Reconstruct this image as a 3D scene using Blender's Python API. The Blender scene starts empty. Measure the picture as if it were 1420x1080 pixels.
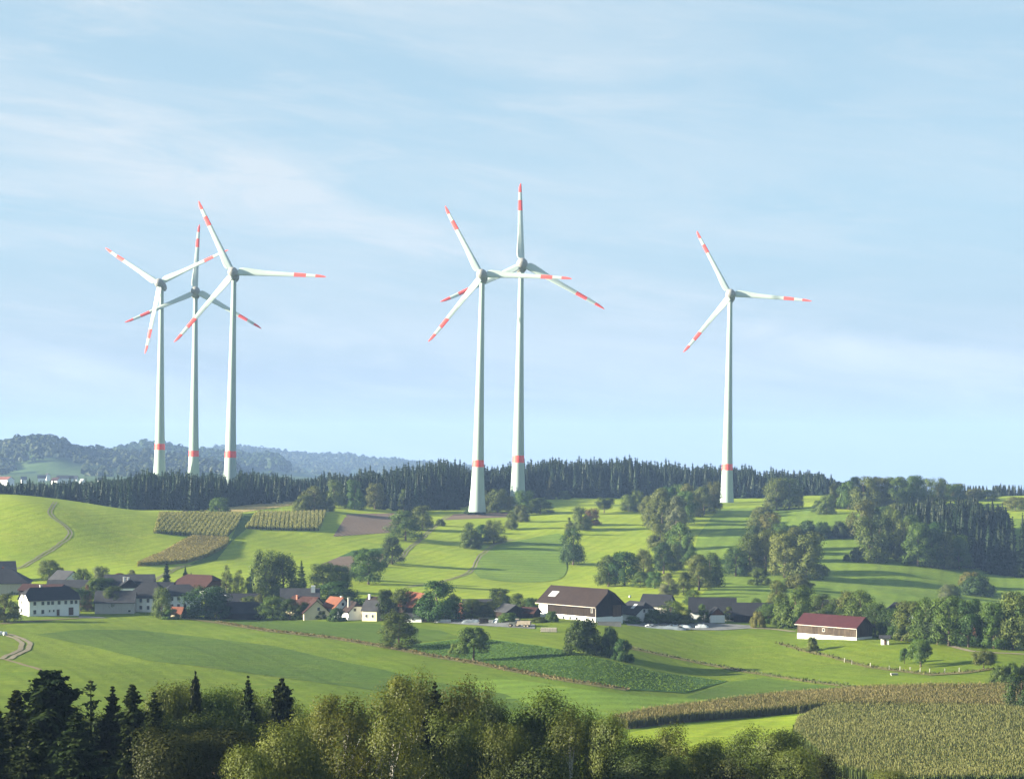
import bpy, bmesh, math, random
import numpy as np
from mathutils import Vector, Matrix
from mathutils.geometry import delaunay_2d_cdt

R = math.radians
F = 2761.0            # focal length expressed in photograph pixels (about 70 mm on full frame)
CX, CY = 710.0, 640.0 # where the level line of sight meets the photograph
C = bpy.context.scene.collection
rng = np.random.default_rng(7)
random.seed(7)

# ------------------------------------------------------------------ scene, camera, light
sc = bpy.context.scene
cam = bpy.data.cameras.new('camera'); cam_o = bpy.data.objects.new('camera', cam); C.objects.link(cam_o)
cam_o.location = (0, 0, 0); cam_o.rotation_euler = (R(90), 0, 0)
cam.sensor_width = 36.0; cam.sensor_fit = 'HORIZONTAL'; cam.lens = F/1420.0*36.0
cam.shift_y = (CY-540.0)/1420.0
cam.clip_start = 1.0; cam.clip_end = 30000.0
sc.camera = cam_o
sc.view_settings.view_transform = 'Standard'; sc.view_settings.look = 'None'
sc.view_settings.exposure = 2.55; sc.view_settings.gamma = 1.0
cy = sc.cycles
cy.max_bounces = 6; cy.diffuse_bounces = 3; cy.glossy_bounces = 2; cy.transmission_bounces = 3; cy.transparent_max_bounces = 4
cy.volume_bounces = 0
cy.use_denoising = True
try: cy.denoiser = 'OPENIMAGEDENOISE'
except Exception: pass

SUN_EL, SUN_AZ = R(16.5), R(6)          # from the left, a shade behind the camera
to_sun = Vector((-math.cos(SUN_AZ)*math.cos(SUN_EL), -math.sin(SUN_AZ)*math.cos(SUN_EL), math.sin(SUN_EL)))
sl = bpy.data.lights.new('sun', 'SUN'); so = bpy.data.objects.new('sun', sl); C.objects.link(so)
sl.energy = 5.0; sl.angle = R(0.5); sl.color = (1.0, 0.90, 0.70)
so.rotation_euler = to_sun.to_track_quat('Z', 'Y').to_euler(); so.location = (-300, -50, 200)

class NT:
    def __init__(s, tree): s.t = tree; s.n = tree.nodes; s.l = tree.links
    def node(s, typ, **kw):
        nd = s.n.new(typ)
        for k, v in kw.items():
            if k.startswith('i_'):
                key = k[2:]; key = int(key) if key.isdigit() else key.replace('_', ' ')
                if isinstance(v, bpy.types.NodeSocket): s.l.new(v, nd.inputs[key])
                else: nd.inputs[key].default_value = v
            else: setattr(nd, k, v)
        return nd
    def math(s, op, a, b=0.0, c=None, clamp=False):
        nd = s.n.new('ShaderNodeMath'); nd.operation = op; nd.use_clamp = clamp
        for i, v in enumerate((a, b, c)):
            if v is None: continue
            if isinstance(v, bpy.types.NodeSocket): s.l.new(v, nd.inputs[i])
            else: nd.inputs[i].default_value = v
        return nd.outputs[0]
    def mix(s, f, a, b, mode='MIX'):
        nd = s.n.new('ShaderNodeMix'); nd.data_type = 'RGBA'; nd.blend_type = mode
        for i, v in ((0, f), (6, a), (7, b)):
            if isinstance(v, bpy.types.NodeSocket): s.l.new(v, nd.inputs[i])
            else: nd.inputs[i].default_value = v if i == 0 else (*v[:3], 1)
        return nd.outputs[2]
    def noise(s, vec, scale, detail=3.0, rough=0.55, dist=0.0):
        nd = s.n.new('ShaderNodeTexNoise')
        if vec is not None: s.l.new(vec, nd.inputs['Vector'])
        nd.inputs['Scale'].default_value = scale; nd.inputs['Detail'].default_value = detail
        nd.inputs['Roughness'].default_value = rough; nd.inputs['Distortion'].default_value = dist
        return nd.outputs['Fac']
    def ramp(s, f, lo, hi, a=0.0, b=1.0):
        nd = s.n.new('ShaderNodeMapRange'); nd.interpolation_type = 'SMOOTHSTEP'
        s.l.new(f, nd.inputs[0])
        for i, v in enumerate((lo, hi, a, b)): nd.inputs[i+1].default_value = v
        return nd.outputs[0]

# ------------------------------------------------------------------ sky
world = bpy.data.worlds.new('World'); sc.world = world; world.use_nodes = True
w = NT(world.node_tree); w.n.clear()
sky = w.node('ShaderNodeTexSky', sky_type='NISHITA', sun_disc=False)
sky.sun_elevation = SUN_EL; sky.sun_rotation = math.atan2(to_sun.x, to_sun.y)
sky.altitude = 500.0; sky.air_density = 1.0; sky.dust_density = 1.2; sky.ozone_density = 2.5
tc = w.node('ShaderNodeTexCoord')
sep = w.node('ShaderNodeSeparateXYZ', i_0=tc.outputs['Generated'])
dx, dy, dz = sep.outputs
# thin cirrus: streaks that fall gently to the right
sx = w.math('MULTIPLY', dx, 1.9)
sz = w.math('ADD', w.math('MULTIPLY', dz, 12.0), w.math('MULTIPLY', dx, 1.7))
cv = w.node('ShaderNodeCombineXYZ', i_0=sx, i_1=w.math('MULTIPLY', dy, 1.5), i_2=sz).outputs[0]
n1 = w.noise(cv, 2.1, 7.0, 0.6, 0.5)
sz2 = w.math('ADD', w.math('MULTIPLY', dz, 22.0), w.math('MULTIPLY', dx, 2.0))
cv2 = w.node('ShaderNodeCombineXYZ', i_0=w.math('MULTIPLY', dx, 4.0), i_1=dy, i_2=sz2).outputs[0]
n2 = w.noise(cv2, 2.3, 8.0, 0.62, 0.7)
cl = w.math('ADD', w.ramp(n1, 0.34, 0.74, 0.08, 0.62), w.ramp(n2, 0.42, 0.80, 0.0, 0.50))
left = w.ramp(dx, -0.28, 0.32, 1.25, 0.55)
band = w.math('ABSOLUTE', w.math('SUBTRACT', w.math('ADD', dz, w.math('MULTIPLY', dx, 0.26)), w.math('ADD', 0.098, w.math('MULTIPLY', w.math('SUBTRACT', n1, 0.5), 0.05))))
band = w.math('MULTIPLY', w.ramp(band, 0.0, 0.020, 0.5, 0.0), w.ramp(n2, 0.30, 0.62, 0.25, 1.0))
cl = w.math('ADD', w.math('MULTIPLY', cl, left), band, clamp=True)
cl = w.math('MULTIPLY', cl, w.ramp(dz, 0.0, 0.05, 0.55, 1.0))
skyc = w.mix(1.0, sky.outputs[0], (0.63, 0.775, 0.76), 'MULTIPLY')
hz = w.ramp(w.math('ABSOLUTE', dz), 0.0, 0.14, 1.0, 0.0)
skyc = w.mix(0.78, skyc, (1.60, 2.27, 2.70))
skyc = w.mix(w.math('MULTIPLY', hz, 0.85), skyc, (1.58, 1.86, 2.20))
col = w.mix(cl, skyc, (2.44, 2.78, 3.00))
bg = w.node('ShaderNodeBackground', i_Color=col); bg.inputs['Strength'].default_value = 0.05
w.l.new(bg.outputs[0], w.node('ShaderNodeOutputWorld').inputs[0])

# ------------------------------------------------------------------ materials
def new_mat(name):
    m = bpy.data.materials.new(name); m.use_nodes = True
    t = NT(m.node_tree); t.n.clear()
    out = t.node('ShaderNodeOutputMaterial')
    return m, t, out
def principled(t, out, col, rough=0.8, spec=0.2, bump=None, bdist=0.1, bstr=0.5):
    p = t.node('ShaderNodeBsdfPrincipled')
    if isinstance(col, bpy.types.NodeSocket): t.l.new(col, p.inputs['Base Color'])
    else: p.inputs['Base Color'].default_value = (*col, 1)
    p.inputs['Roughness'].default_value = rough; p.inputs['Specular IOR Level'].default_value = spec
    if bump is not None:
        b = t.node('ShaderNodeBump', i_Height=bump); b.inputs['Distance'].default_value = bdist; b.inputs['Strength'].default_value = bstr
        t.l.new(b.outputs[0], p.inputs['Normal'])
    t.l.new(p.outputs[0], out.inputs[0])
    return p
def mat_plain(name, col, rough=0.7, spec=0.2, var=0.15, scale=1.0):
    m, t, out = new_mat(name)
    pos = t.node('ShaderNodeTexCoord').outputs['Object']
    n = t.noise(pos, scale, 5, 0.6)
    c = t.mix(t.ramp(n, 0.3, 0.7), [x*(1-var) for x in col], [min(1, x*(1+var)) for x in col])
    principled(t, out, c, rough, spec, n, 0.05, 0.3)
    return m
def mat_grass(name, c1, c2, c3=None, stripe=None, sdir=0.0, samt=0.12, tuft=0.8, tram=14.0):
    """c1/c2 main sward colours, c3 dry or lush patches; stripe = swath width of the mower in metres"""
    m, t, out = new_mat(name)
    pos = t.node('ShaderNodeNewGeometry').outputs['Position']
    big = t.noise(pos, 0.012, 4, 0.6); mid = t.noise(pos, 0.09, 5, 0.65, 0.4); fine = t.noise(pos, 1.3, 4, 0.7)
    st = t.node('ShaderNodeMapping', i_Vector=pos); st.inputs['Scale'].default_value = (0.05, 0.35, 0.2)
    streak = t.noise(st.outputs[0], 1.0, 4, 0.6, 0.3)
    f = t.math('ADD', t.math('MULTIPLY', big, 0.5), t.math('MULTIPLY', mid, 0.5))
    col = t.mix(t.ramp(f, 0.36, 0.64), c1, c2)
    if c3: col = t.mix(t.math('MULTIPLY', t.ramp(streak, 0.5, 0.74), 0.55), col, c3)
    if stripe:
        mp = t.node('ShaderNodeMapping', i_Vector=pos); mp.inputs['Rotation'].default_value = (0, 0, sdir)
        wv = t.node('ShaderNodeTexWave', i_Vector=mp.outputs[0]); wv.inputs['Scale'].default_value = 0.314/stripe
        wv.inputs['Distortion'].default_value = 4.0; wv.inputs['Detail'].default_value = 2; wv.inputs['Detail Scale'].default_value = 0.6
        k = t.math('MULTIPLY', t.math('SUBTRACT', wv.outputs['Fac'], 0.5), samt)
        col = t.mix(1.0, col, t.node('ShaderNodeCombineColor', i_0=t.math('ADD', k, 1), i_1=t.math('ADD', k, 1), i_2=t.math('ADD', k, 1)).outputs[0], 'MULTIPLY')
    # wheel lines of the last pass, and worn dry spots
    mt = t.node('ShaderNodeMapping', i_Vector=pos); mt.inputs['Rotation'].default_value = (0, 0, sdir+0.06)
    tw = t.node('ShaderNodeTexWave', i_Vector=mt.outputs[0]); tw.inputs['Scale'].default_value = 0.314/tram; tw.inputs['Distortion'].default_value = 0.9; tw.inputs['Detail Scale'].default_value = 0.25
    tl = t.math('MULTIPLY', t.ramp(tw.outputs['Fac'], 0.93, 1.0), t.ramp(mid, 0.35, 0.6))
    col = t.mix(t.math('MULTIPLY', tl, 0.30), col, [x*0.62 for x in c1])
    wn = t.noise(pos, 0.045, 6, 0.72, 0.8)
    col = t.mix(t.math('MULTIPLY', t.ramp(wn, 0.57, 0.74), 0.50), col, (c2[0]*1.22, c2[1]*1.02, c2[2]*1.6))
    fm = t.math('ADD', t.math('MULTIPLY', fine, tuft), 1-tuft*0.5)
    col = t.mix(1.0, col, t.node('ShaderNodeCombineColor', i_0=fm, i_1=fm, i_2=fm).outputs[0], 'MULTIPLY')
    h = t.math('ADD', fine, t.math('MULTIPLY', mid, 3.0))
    sp = t.noise(pos, 0.33, 5, 0.75); sm = t.math('ADD', t.math('MULTIPLY', sp, 0.66), 0.67)
    col = t.mix(1.0, col, t.node('ShaderNodeCombineColor', i_0=sm, i_1=sm, i_2=sm).outputs[0], 'MULTIPLY')
    h = t.math('ADD', h, t.math('MULTIPLY', sp, 1.5))
    principled(t, out, col, 0.9, 0.05, h, 0.35, 0.35)
    return m
def mat_soil(name, c1, c2, row=1.2, sdir=0.0):
    m, t, out = new_mat(name)
    pos = t.node('ShaderNodeNewGeometry').outputs['Position']
    n = t.noise(pos, 0.7, 6, 0.7); b = t.noise(pos, 0.03, 3)
    col = t.mix(t.ramp(t.math('ADD', t.math('MULTIPLY', n, .6), t.math('MULTIPLY', b, .4)), .35, .65), c1, c2)
    mp = t.node('ShaderNodeMapping', i_Vector=pos); mp.inputs['Rotation'].default_value = (0, 0, sdir)
    wv = t.node('ShaderNodeTexWave', i_Vector=mp.outputs[0]); wv.inputs['Scale'].default_value = 0.314/row; wv.inputs['Distortion'].default_value = 0.8
    col = t.mix(t.math('MULTIPLY', wv.outputs['Fac'], 0.25), col, [x*0.6 for x in c1])
    principled(t, out, col, 0.95, 0.05, t.math('ADD', n, wv.outputs['Fac']), 0.3, 0.5)
    return m
def mat_leaf(name, c1, c2, trans=0.15, tcol=None, var=0.35):
    m, t, out = new_mat(name)
    geo = t.node('ShaderNodeNewGeometry'); oi = t.node('ShaderNodeObjectInfo')
    pos = t.node('ShaderNodeTexCoord').outputs['Object']
    add = t.node('ShaderNodeVectorMath', operation='ADD', i_0=geo.outputs['Position'], i_1=(0, 0, 0))
    n = t.noise(add.outputs[0], 0.55, 4, 0.65)
    isl = geo.outputs['Random Per Island']
    f = t.math('ADD', t.math('MULTIPLY', t.ramp(n, 0.32, 0.68), 0.75), t.math('MULTIPLY', isl, 0.25))
    col = t.mix(f, c1, c2)
    k = t.math('ADD', t.math('MULTIPLY', oi.outputs['Random'], var), 1-var*0.5)
    col = t.mix(1.0, col, t.node('ShaderNodeCombineColor', i_0=k, i_1=k, i_2=k).outputs[0], 'MULTIPLY')
    hs = t.node('ShaderNodeHueSaturation', i_Color=col, i_Hue=t.math('ADD', t.math('MULTIPLY', oi.outputs['Random'], 0.05), 0.475))
    col = hs.outputs[0]
    d = t.node('ShaderNodeBsdfDiffuse', i_Color=col)
    tr = t.node('ShaderNodeBsdfTranslucent', i_Color=t.mix(1.0, col, tcol or (1.3, 1.25, 0.5), 'MULTIPLY'))
    mx = t.node('ShaderNodeMixShader'); mx.inputs[0].default_value = trans
    t.l.new(d.outputs[0], mx.inputs[1]); t.l.new(tr.outputs[0], mx.inputs[2])
    gl = t.node('ShaderNodeBsdfGlossy', i_Color=(1, 1, 1, 1), i_Roughness=0.5)
    m2 = t.node('ShaderNodeMixShader'); m2.inputs[0].default_value = 0.006
    t.l.new(mx.outputs[0], m2.inputs[1]); t.l.new(gl.outputs[0], m2.inputs[2])
    t.l.new(m2.outputs[0], out.inputs[0])
    return m
def mat_roof(name, c1, c2, rough=0.85, spec=0.12):
    m, t, out = new_mat(name)
    pos = t.node('ShaderNodeTexCoord').outputs['Object']
    n = t.noise(pos, 0.5, 6, 0.7, 0.3); n2 = t.noise(pos, 3.0, 3, 0.6)
    wv = t.node('ShaderNodeTexWave', i_Vector=pos, bands_direction='Z'); wv.inputs['Scale'].default_value = 1.4; wv.inputs['Distortion'].default_value = 0.6
    f = t.math('ADD', t.math('MULTIPLY', n, .65), t.math('MULTIPLY', n2, .35))
    col = t.mix(t.ramp(f, .33, .67), c1, c2)
    col = t.mix(t.math('MULTIPLY', wv.outputs['Fac'], 0.3), col, [x*0.6 for x in c1])
    principled(t, out, col, rough, spec, wv.outputs['Fac'], 0.06, 0.5)
    return m
def mat_planks(name, c1, c2):
    m, t, out = new_mat(name)
    pos = t.node('ShaderNodeTexCoord').outputs['Object']
    mp = t.node('ShaderNodeMapping', i_Vector=pos); mp.inputs['Scale'].default_value = (2.6, 2.6, 0.15)
    n = t.noise(mp.outputs[0], 1.6, 5, 0.75); n2 = t.noise(pos, 0.35, 4, 0.6)
    col = t.mix(t.ramp(n, .32, .68), c1, c2)
    col = t.mix(t.math('MULTIPLY', t.ramp(n2, .5, .75), .5), col, [x*0.5 for x in c1])
    principled(t, out, col, 0.85, 0.1, n, 0.05, 0.6)
    return m
def mat_plaster(name, col, dirt=0.35):
    m, t, out = new_mat(name)
    pos = t.node('ShaderNodeTexCoord').outputs['Object']
    n = t.noise(pos, 0.45, 6, 0.7, 0.4)
    mp = t.node('ShaderNodeMapping', i_Vector=pos); mp.inputs['Scale'].default_value = (1.5, 1.5, 0.12)
    r = t.noise(mp.outputs[0], 1.0, 4, 0.6)
    c = t.mix(t.math('MULTIPLY', t.ramp(t.math('ADD', t.math('MULTIPLY', n, .5), t.math('MULTIPLY', r, .5)), .45, .75), dirt), col, [x*0.62 for x in col])
    principled(t, out, c, 0.9, 0.1, n, 0.03, 0.3)
    return m

M = {}
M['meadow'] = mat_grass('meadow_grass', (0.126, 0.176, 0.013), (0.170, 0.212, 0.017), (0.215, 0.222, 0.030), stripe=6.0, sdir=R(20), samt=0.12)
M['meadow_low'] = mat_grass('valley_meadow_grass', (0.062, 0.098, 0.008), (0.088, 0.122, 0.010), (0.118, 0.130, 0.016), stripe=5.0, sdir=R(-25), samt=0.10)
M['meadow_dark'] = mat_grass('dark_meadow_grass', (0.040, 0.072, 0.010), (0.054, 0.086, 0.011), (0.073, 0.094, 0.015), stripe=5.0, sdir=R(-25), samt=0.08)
M['meadow_mid'] = mat_grass('green_mown_field', (0.078, 0.128, 0.016), (0.100, 0.150, 0.019), (0.125, 0.155, 0.024), stripe=8.0, sdir=R(75), samt=0.18)
M['pasture'] = mat_grass('rough_pasture', (0.075, 0.100, 0.022), (0.120, 0.130, 0.028), (0.150, 0.140, 0.045), tuft=0.9)
M['bank'] = mat_grass('rough_bank_grass', (0.085, 0.080, 0.030), (0.120, 0.105, 0.045), (0.060, 0.075, 0.022), tuft=1.0)
M['forest_floor'] = mat_grass('forest_floor', (0.020, 0.028, 0.010), (0.035, 0.040, 0.016))
M['crop'] = mat_grass('leafy_crop_ground', (0.035, 0.075, 0.018), (0.055, 0.105, 0.024), stripe=1.6, sdir=R(-62), samt=0.4)
M['tan_field'] = mat_grass('ripe_corn_ground', (0.19, 0.155, 0.055), (0.24, 0.19, 0.075), (0.14, 0.13, 0.04), stripe=3.0, sdir=R(0), samt=0.2)
M['soil'] = mat_soil('ploughed_soil', (0.095, 0.068, 0.050), (0.135, 0.100, 0.075), 1.6, R(15))
M['soil_dark'] = mat_soil('corn_soil', (0.045, 0.045, 0.022), (0.065, 0.060, 0.030))
M['gravel'] = mat_soil('track_gravel', (0.13, 0.115, 0.075), (0.21, 0.185, 0.130), 40)
M['rut'] = mat_soil('track_earth', (0.10, 0.085, 0.055), (0.16, 0.13, 0.085), 40)
M['concrete'] = mat_plain('yard_concrete', (0.105, 0.11, 0.112), 0.9, 0.1, 0.25, 0.4)
M['leaf_green'] = mat_leaf('leaf_green', (0.022, 0.044, 0.008), (0.070, 0.100, 0.018))
M['leaf_dark'] = mat_leaf('leaf_dark', (0.012, 0.028, 0.007), (0.036, 0.062, 0.014), 0.15)
M['leaf_olive'] = mat_leaf('leaf_olive', (0.034, 0.050, 0.010), (0.094, 0.110, 0.024))
M['leaf_gold'] = mat_leaf('leaf_gold', (0.054, 0.064, 0.013), (0.120, 0.124, 0.028))
M['leaf_grey'] = mat_leaf('leaf_grey', (0.042, 0.054, 0.022), (0.095, 0.104, 0.044))
M['leaf_rust'] = mat_leaf('leaf_rust', (0.075, 0.045, 0.022), (0.120, 0.070, 0.032))
M['birch_leaf'] = mat_leaf('birch_leaf', (0.042, 0.058, 0.013), (0.096, 0.113, 0.027), 0.35)
M['needle'] = mat_leaf('needle', (0.007, 0.016, 0.007), (0.021, 0.036, 0.013), 0.08, (1, 1, 0.7))
M['needle_near'] = mat_leaf('needle_near', (0.007, 0.013, 0.005), (0.027, 0.035, 0.011), 0.08, (1, 1, 0.7))
M['far_leaf'] = mat_leaf('far_leaf', (0.013, 0.028, 0.010), (0.042, 0.058, 0.018), 0.1)
M['bark'] = mat_planks('bark', (0.050, 0.038, 0.028), (0.095, 0.075, 0.055))
M['birch_bark'] = mat_planks('birch_bark', (0.30, 0.28, 0.25), (0.50, 0.48, 0.44))
M['corn_leaf'] = mat_leaf('corn_leaf', (0.042, 0.055, 0.013), (0.072, 0.082, 0.022), 0.2, var=0.0)
M['corn_tassel'] = mat_leaf('corn_tassel', (0.098, 0.094, 0.033), (0.152, 0.138, 0.053), 0.2, (1.1, 1, .7), var=0.0)
M['corn_far'] = mat_leaf('corn_far', (0.180, 0.182, 0.046), (0.270, 0.255, 0.075), 0.2, var=0.0)
M['corn_dry_far'] = mat_leaf('corn_dry_far', (0.27, 0.230, 0.078), (0.38, 0.315, 0.12), 0.2, var=0.0)
M['meadow_east'] = mat_grass('bluegreen_meadow', (0.078, 0.126, 0.014), (0.105, 0.152, 0.018), (0.125, 0.150, 0.026), stripe=7.0, sdir=R(10), samt=0.14)  # a different grass, greener and less bright than the left meadow
M['far_meadow_shade'] = mat_grass('far_meadow_shade', (0.030, 0.055, 0.016), (0.050, 0.080, 0.022))  # shade on the far hill is put into this darkened grass colour
M['corn_dry'] = mat_leaf('corn_dry', (0.185, 0.180, 0.046), (0.275, 0.250, 0.076), 0.2, (1.1, 1, .7), var=0.0)
M['white'] = mat_plaster('white_plaster', (0.60, 0.61, 0.60))
M['cream'] = mat_plaster('cream_plaster', (0.46, 0.41, 0.28))
M['greyplaster'] = mat_plaster('grey_plaster', (0.32, 0.31, 0.285), 0.5)
M['wood'] = mat_planks('dark_boards', (0.009, 0.0062, 0.0046), (0.024, 0.0165, 0.012))
M['wood_grey'] = mat_planks('weathered_boards', (0.020, 0.0145, 0.011), (0.074, 0.056, 0.040))
M['wood_brown'] = mat_planks('brown_boards', (0.085, 0.035, 0.017), (0.14, 0.062, 0.032))
M['slate'] = mat_roof('slate_roof', (0.0095, 0.0105, 0.014), (0.019, 0.020, 0.0235))  # slate deepened to carry the shade on the front slopes
M['slate_grey'] = mat_roof('grey_roof', (0.020, 0.0215, 0.026), (0.042, 0.043, 0.047))  # front-slope shade put into this grey as well
M['brown_roof'] = mat_roof('brown_roof', (0.0155, 0.0098, 0.0085), (0.026, 0.0172, 0.0145))
M['red_roof'] = mat_roof('orange_tile_roof', (0.100, 0.036, 0.021), (0.148, 0.057, 0.034))
M['maroon_roof'] = mat_roof('maroon_roof', (0.030, 0.0085, 0.0105), (0.043, 0.0125, 0.015))
M['rust_roof'] = mat_roof('redbrown_roof', (0.025, 0.0105, 0.0085), (0.042, 0.018, 0.0145))
M['brick'] = mat_roof('brick', (0.22, 0.09, 0.06), (0.30, 0.13, 0.09), 0.9, 0.1)
M['glass'] = mat_plain('window_glass', (0.030, 0.036, 0.045), 0.15, 0.5, 0.2)
M['skylight'] = mat_plain('skylight_panel', (0.26, 0.275, 0.28), 0.35, 0.4, 0.1)
M['frame'] = mat_plain('frame_paint', (0.62, 0.60, 0.56), 0.6, 0.2, 0.1)
M['door'] = mat_planks('door_boards', (0.055, 0.030, 0.018), (0.10, 0.06, 0.035))
M['gutter'] = mat_plain('gutter_metal', (0.35, 0.32, 0.28), 0.5, 0.4, 0.1)
M['tower'] = mat_plaster('tower_concrete', (0.285, 0.350, 0.325), 0.10)
M['blade'] = mat_plain('blade_white', (0.36, 0.42, 0.385), 0.45, 0.3, 0.04, 0.3)
M['signal_red'] = mat_plain('signal_red', (0.72, 0.085, 0.070), 0.5, 0.2, 0.06, 0.3)
M['hub'] = mat_plain('hub_grey', (0.20, 0.20, 0.19), 0.5, 0.3, 0.10, 0.4)
M['plastic'] = mat_plain('wrap_white', (0.34, 0.37, 0.38), 0.35, 0.4, 0.08, 1.0)
M['tarp'] = mat_plain('tarpaulin_grey', (0.115, 0.135, 0.150), 0.5, 0.3, 0.35, 0.35)
M['rubber'] = mat_plain('rubber', (0.02, 0.02, 0.02), 0.8, 0.2)
M['metal_tan'] = mat_plain('tan_paint', (0.24, 0.205, 0.16), 0.5, 0.3, 0.15)
M['metal_dark'] = mat_plain('dark_metal', (0.06, 0.07, 0.06), 0.5, 0.4)
M['post'] = mat_plain('post_white', (0.24, 0.235, 0.21), 0.8, 0.1)
M['pallet'] = mat_planks('pallet_boards', (0.20, 0.185, 0.15), (0.32, 0.30, 0.25))

# ------------------------------------------------------------------ object helpers
def tag(o, label=None, cat=None, group=None, kind=None):
    if label: o['label'] = label
    if cat: o['category'] = cat
    if group: o['group'] = group
    if kind: o['kind'] = kind
    return o
def link(o, parent=None):
    C.objects.link(o)
    if parent: o.parent = parent
    return o
def empty(name, loc, rz=0.0):
    o = bpy.data.objects.new(name, None); o.location = loc; o.rotation_euler = (0, 0, rz); o.empty_display_size = 0.5
    return link(o)
def mesh_np(name, verts, faces, mats=(), midx=None, smooth=False):
    me = bpy.data.meshes.new(name)
    me.from_pydata([tuple(v) for v in verts] if not isinstance(verts, np.ndarray) else verts.tolist(), [], faces if not isinstance(faces, np.ndarray) else faces.tolist())
    for m in mats: me.materials.append(m)
    if midx is not None: me.polygons.foreach_set('material_index', np.asarray(midx, dtype=np.int32))
    if smooth: me.polygons.foreach_set('use_smooth', np.ones(len(me.polygons), dtype=bool))
    me.update()
    return me
def quads_mesh(name, V, mats, midx=None):
    """V: (n,4,3) array of separate quads"""
    n = len(V); me = bpy.data.meshes.new(name)
    me.vertices.add(n*4); me.vertices.foreach_set('co', V.reshape(-1).astype(np.float32))
    me.loops.add(n*4); me.loops.foreach_set('vertex_index', np.arange(n*4, dtype=np.int32))
    me.polygons.add(n); me.polygons.foreach_set('loop_start', np.arange(0, n*4, 4, dtype=np.int32))
    for m in mats: me.materials.append(m)
    if midx is not None: me.polygons.foreach_set('material_index', np.asarray(midx, dtype=np.int32))
    me.update(calc_edges=True); me.validate()
    return me
class MB:
    def __init__(s): s.v = []; s.f = []; s.m = []
    def add(s, vs, fs, mi=0):
        b = len(s.v); s.v += [tuple(v) for v in vs]; s.f += [[b+i for i in f] for f in fs]; s.m += [mi]*len(fs)
    def box(s, x0, x1, y0, y1, z0, z1, mi=0):
        s.add([(x0,y0,z0),(x1,y0,z0),(x1,y1,z0),(x0,y1,z0),(x0,y0,z1),(x1,y0,z1),(x1,y1,z1),(x0,y1,z1)],
              [(0,3,2,1),(4,5,6,7),(0,1,5,4),(1,2,6,5),(2,3,7,6),(3,0,4,7)], mi)
    def tube(s, pts, rad, n=8, mi=0, cap=True):
        pts = [Vector(p) for p in pts]; rings = []
        for i, p in enumerate(pts):
            d = (pts[min(i+1, len(pts)-1)]-pts[max(i-1, 0)]).normalized()
            a = d.orthogonal().normalized() if abs(d.z) < 0.9 else Vector((1, 0, 0)).cross(d).normalized(); b = d.cross(a)
            rings.append([p+(a*math.cos(2*math.pi*k/n)+b*math.sin(2*math.pi*k/n))*rad[i] for k in range(n)])
        vs = [v for r in rings for v in r]
        fs = [(i*n+k, i*n+(k+1) % n, (i+1)*n+(k+1) % n, (i+1)*n+k) for i in range(len(pts)-1) for k in range(n)]
        if cap: fs += [tuple(range(n))[::-1], tuple((len(pts)-1)*n+k for k in range(n))]
        s.add(vs, fs, mi)
    def mesh(s, name, mats, smooth=False): return mesh_np(name, s.v, s.f, mats, s.m, smooth)
    def build(s, name, mats, parent=None, smooth=False):
        mats = mats if isinstance(mats, (list, tuple)) else [mats]
        return link(bpy.data.objects.new(name, s.mesh(name, mats, smooth)), parent)
# ------------------------------------------------------------------ terrain
def pchip(x, Y, xi):
    """x (n), Y (n,k) -> (len(xi),k), shape preserving cubic"""
    x = np.asarray(x, float); Y = np.asarray(Y, float); h = np.diff(x)[:, None]; d = np.diff(Y, axis=0)/h
    m = np.zeros_like(Y); w1 = 2*h[1:]+h[:-1]; w2 = h[1:]+2*h[:-1]
    ok = d[:-1]*d[1:] > 0
    with np.errstate(divide='ignore', invalid='ignore'):
        hm = (w1+w2)/(w1/d[:-1]+w2/d[1:])
    m[1:-1] = np.where(ok, hm, 0.0); m[0] = d[0]; m[-1] = d[-1]
    xi = np.clip(np.asarray(xi, float), x[0], x[-1]); i = np.clip(np.searchsorted(x, xi)-1, 0, len(x)-2)
    hh = (x[i+1]-x[i]); t = ((xi-x[i])/hh)[:, None]; hh = hh[:, None]
    return (2*t**3-3*t**2+1)*Y[i]+(t**3-2*t**2+t)*hh*m[i]+(-2*t**3+3*t**2)*Y[i+1]+(t**3-t**2)*hh*m[i+1]
COLS = [0, 200, 400, 600, 800, 1000, 1200, 1420]
ZR = {  # heights of the near slope and valley below the camera
 20: [-9]*8, 60: [-15]*8, 120: [-26]*8, 180: [-35]*8, 240: [-43]*8,
 314: [-48, -49, -50, -50.5, -51, -51, -50.5, -50],
 420: [-50, -51, -52, -53, -53.5, -54.2, -53, -52],
 500: [-50, -51, -52, -52.0, -50.6, -56.0, -54.2, -52],
 570: [-50.2, -51, -51.5, -51.3, -49.0, -53.0, -51, -51],
 650: [-50.5, -51, -51.5, -51.0, -50, -50.5, -50, -51]}
PR = {  # height of the hillside given as its sight line
 760: [805, 807, 814, 822, 827, 825, 834, 848], 850: [752, 772, 790, 802, 809, 806, 812, 832],
 900: [718, 746, 771, 786, 794, 790, 791, 811], 950: [692, 722, 747, 767, 776, 772, 770, 784],
 1010: [684, 708, 720, 742, 752, 749, 744, 749], 1080: [693, 708, 708, 721, 725, 725, 718, 723],
 1150: [699, 703, 697, 709, 709, 711, 703, 706], 1210: [701, 699, 690, 700, 699, 701, 693, 697],
 1300: [701, 694, 686, 691, 689, 692, 685, 689], 1450: [697, 688, 684, 688, 686, 690, 684, 688],
 1900: [682, 681, 684, 690, 692, 693, 692, 692], 2500: [661, 665, 670, 686, 692, 694, 694, 694],
 3000: [654, 657, 664, 684, 692, 694, 694, 694], 4000: [650, 651, 658, 680, 690, 692, 692, 692],
 6000: [647, 647, 650, 670, 688, 690, 690, 690], 9500: [644, 644, 646, 660, 684, 688, 688, 688]}
rows = []; Ds = []
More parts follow.
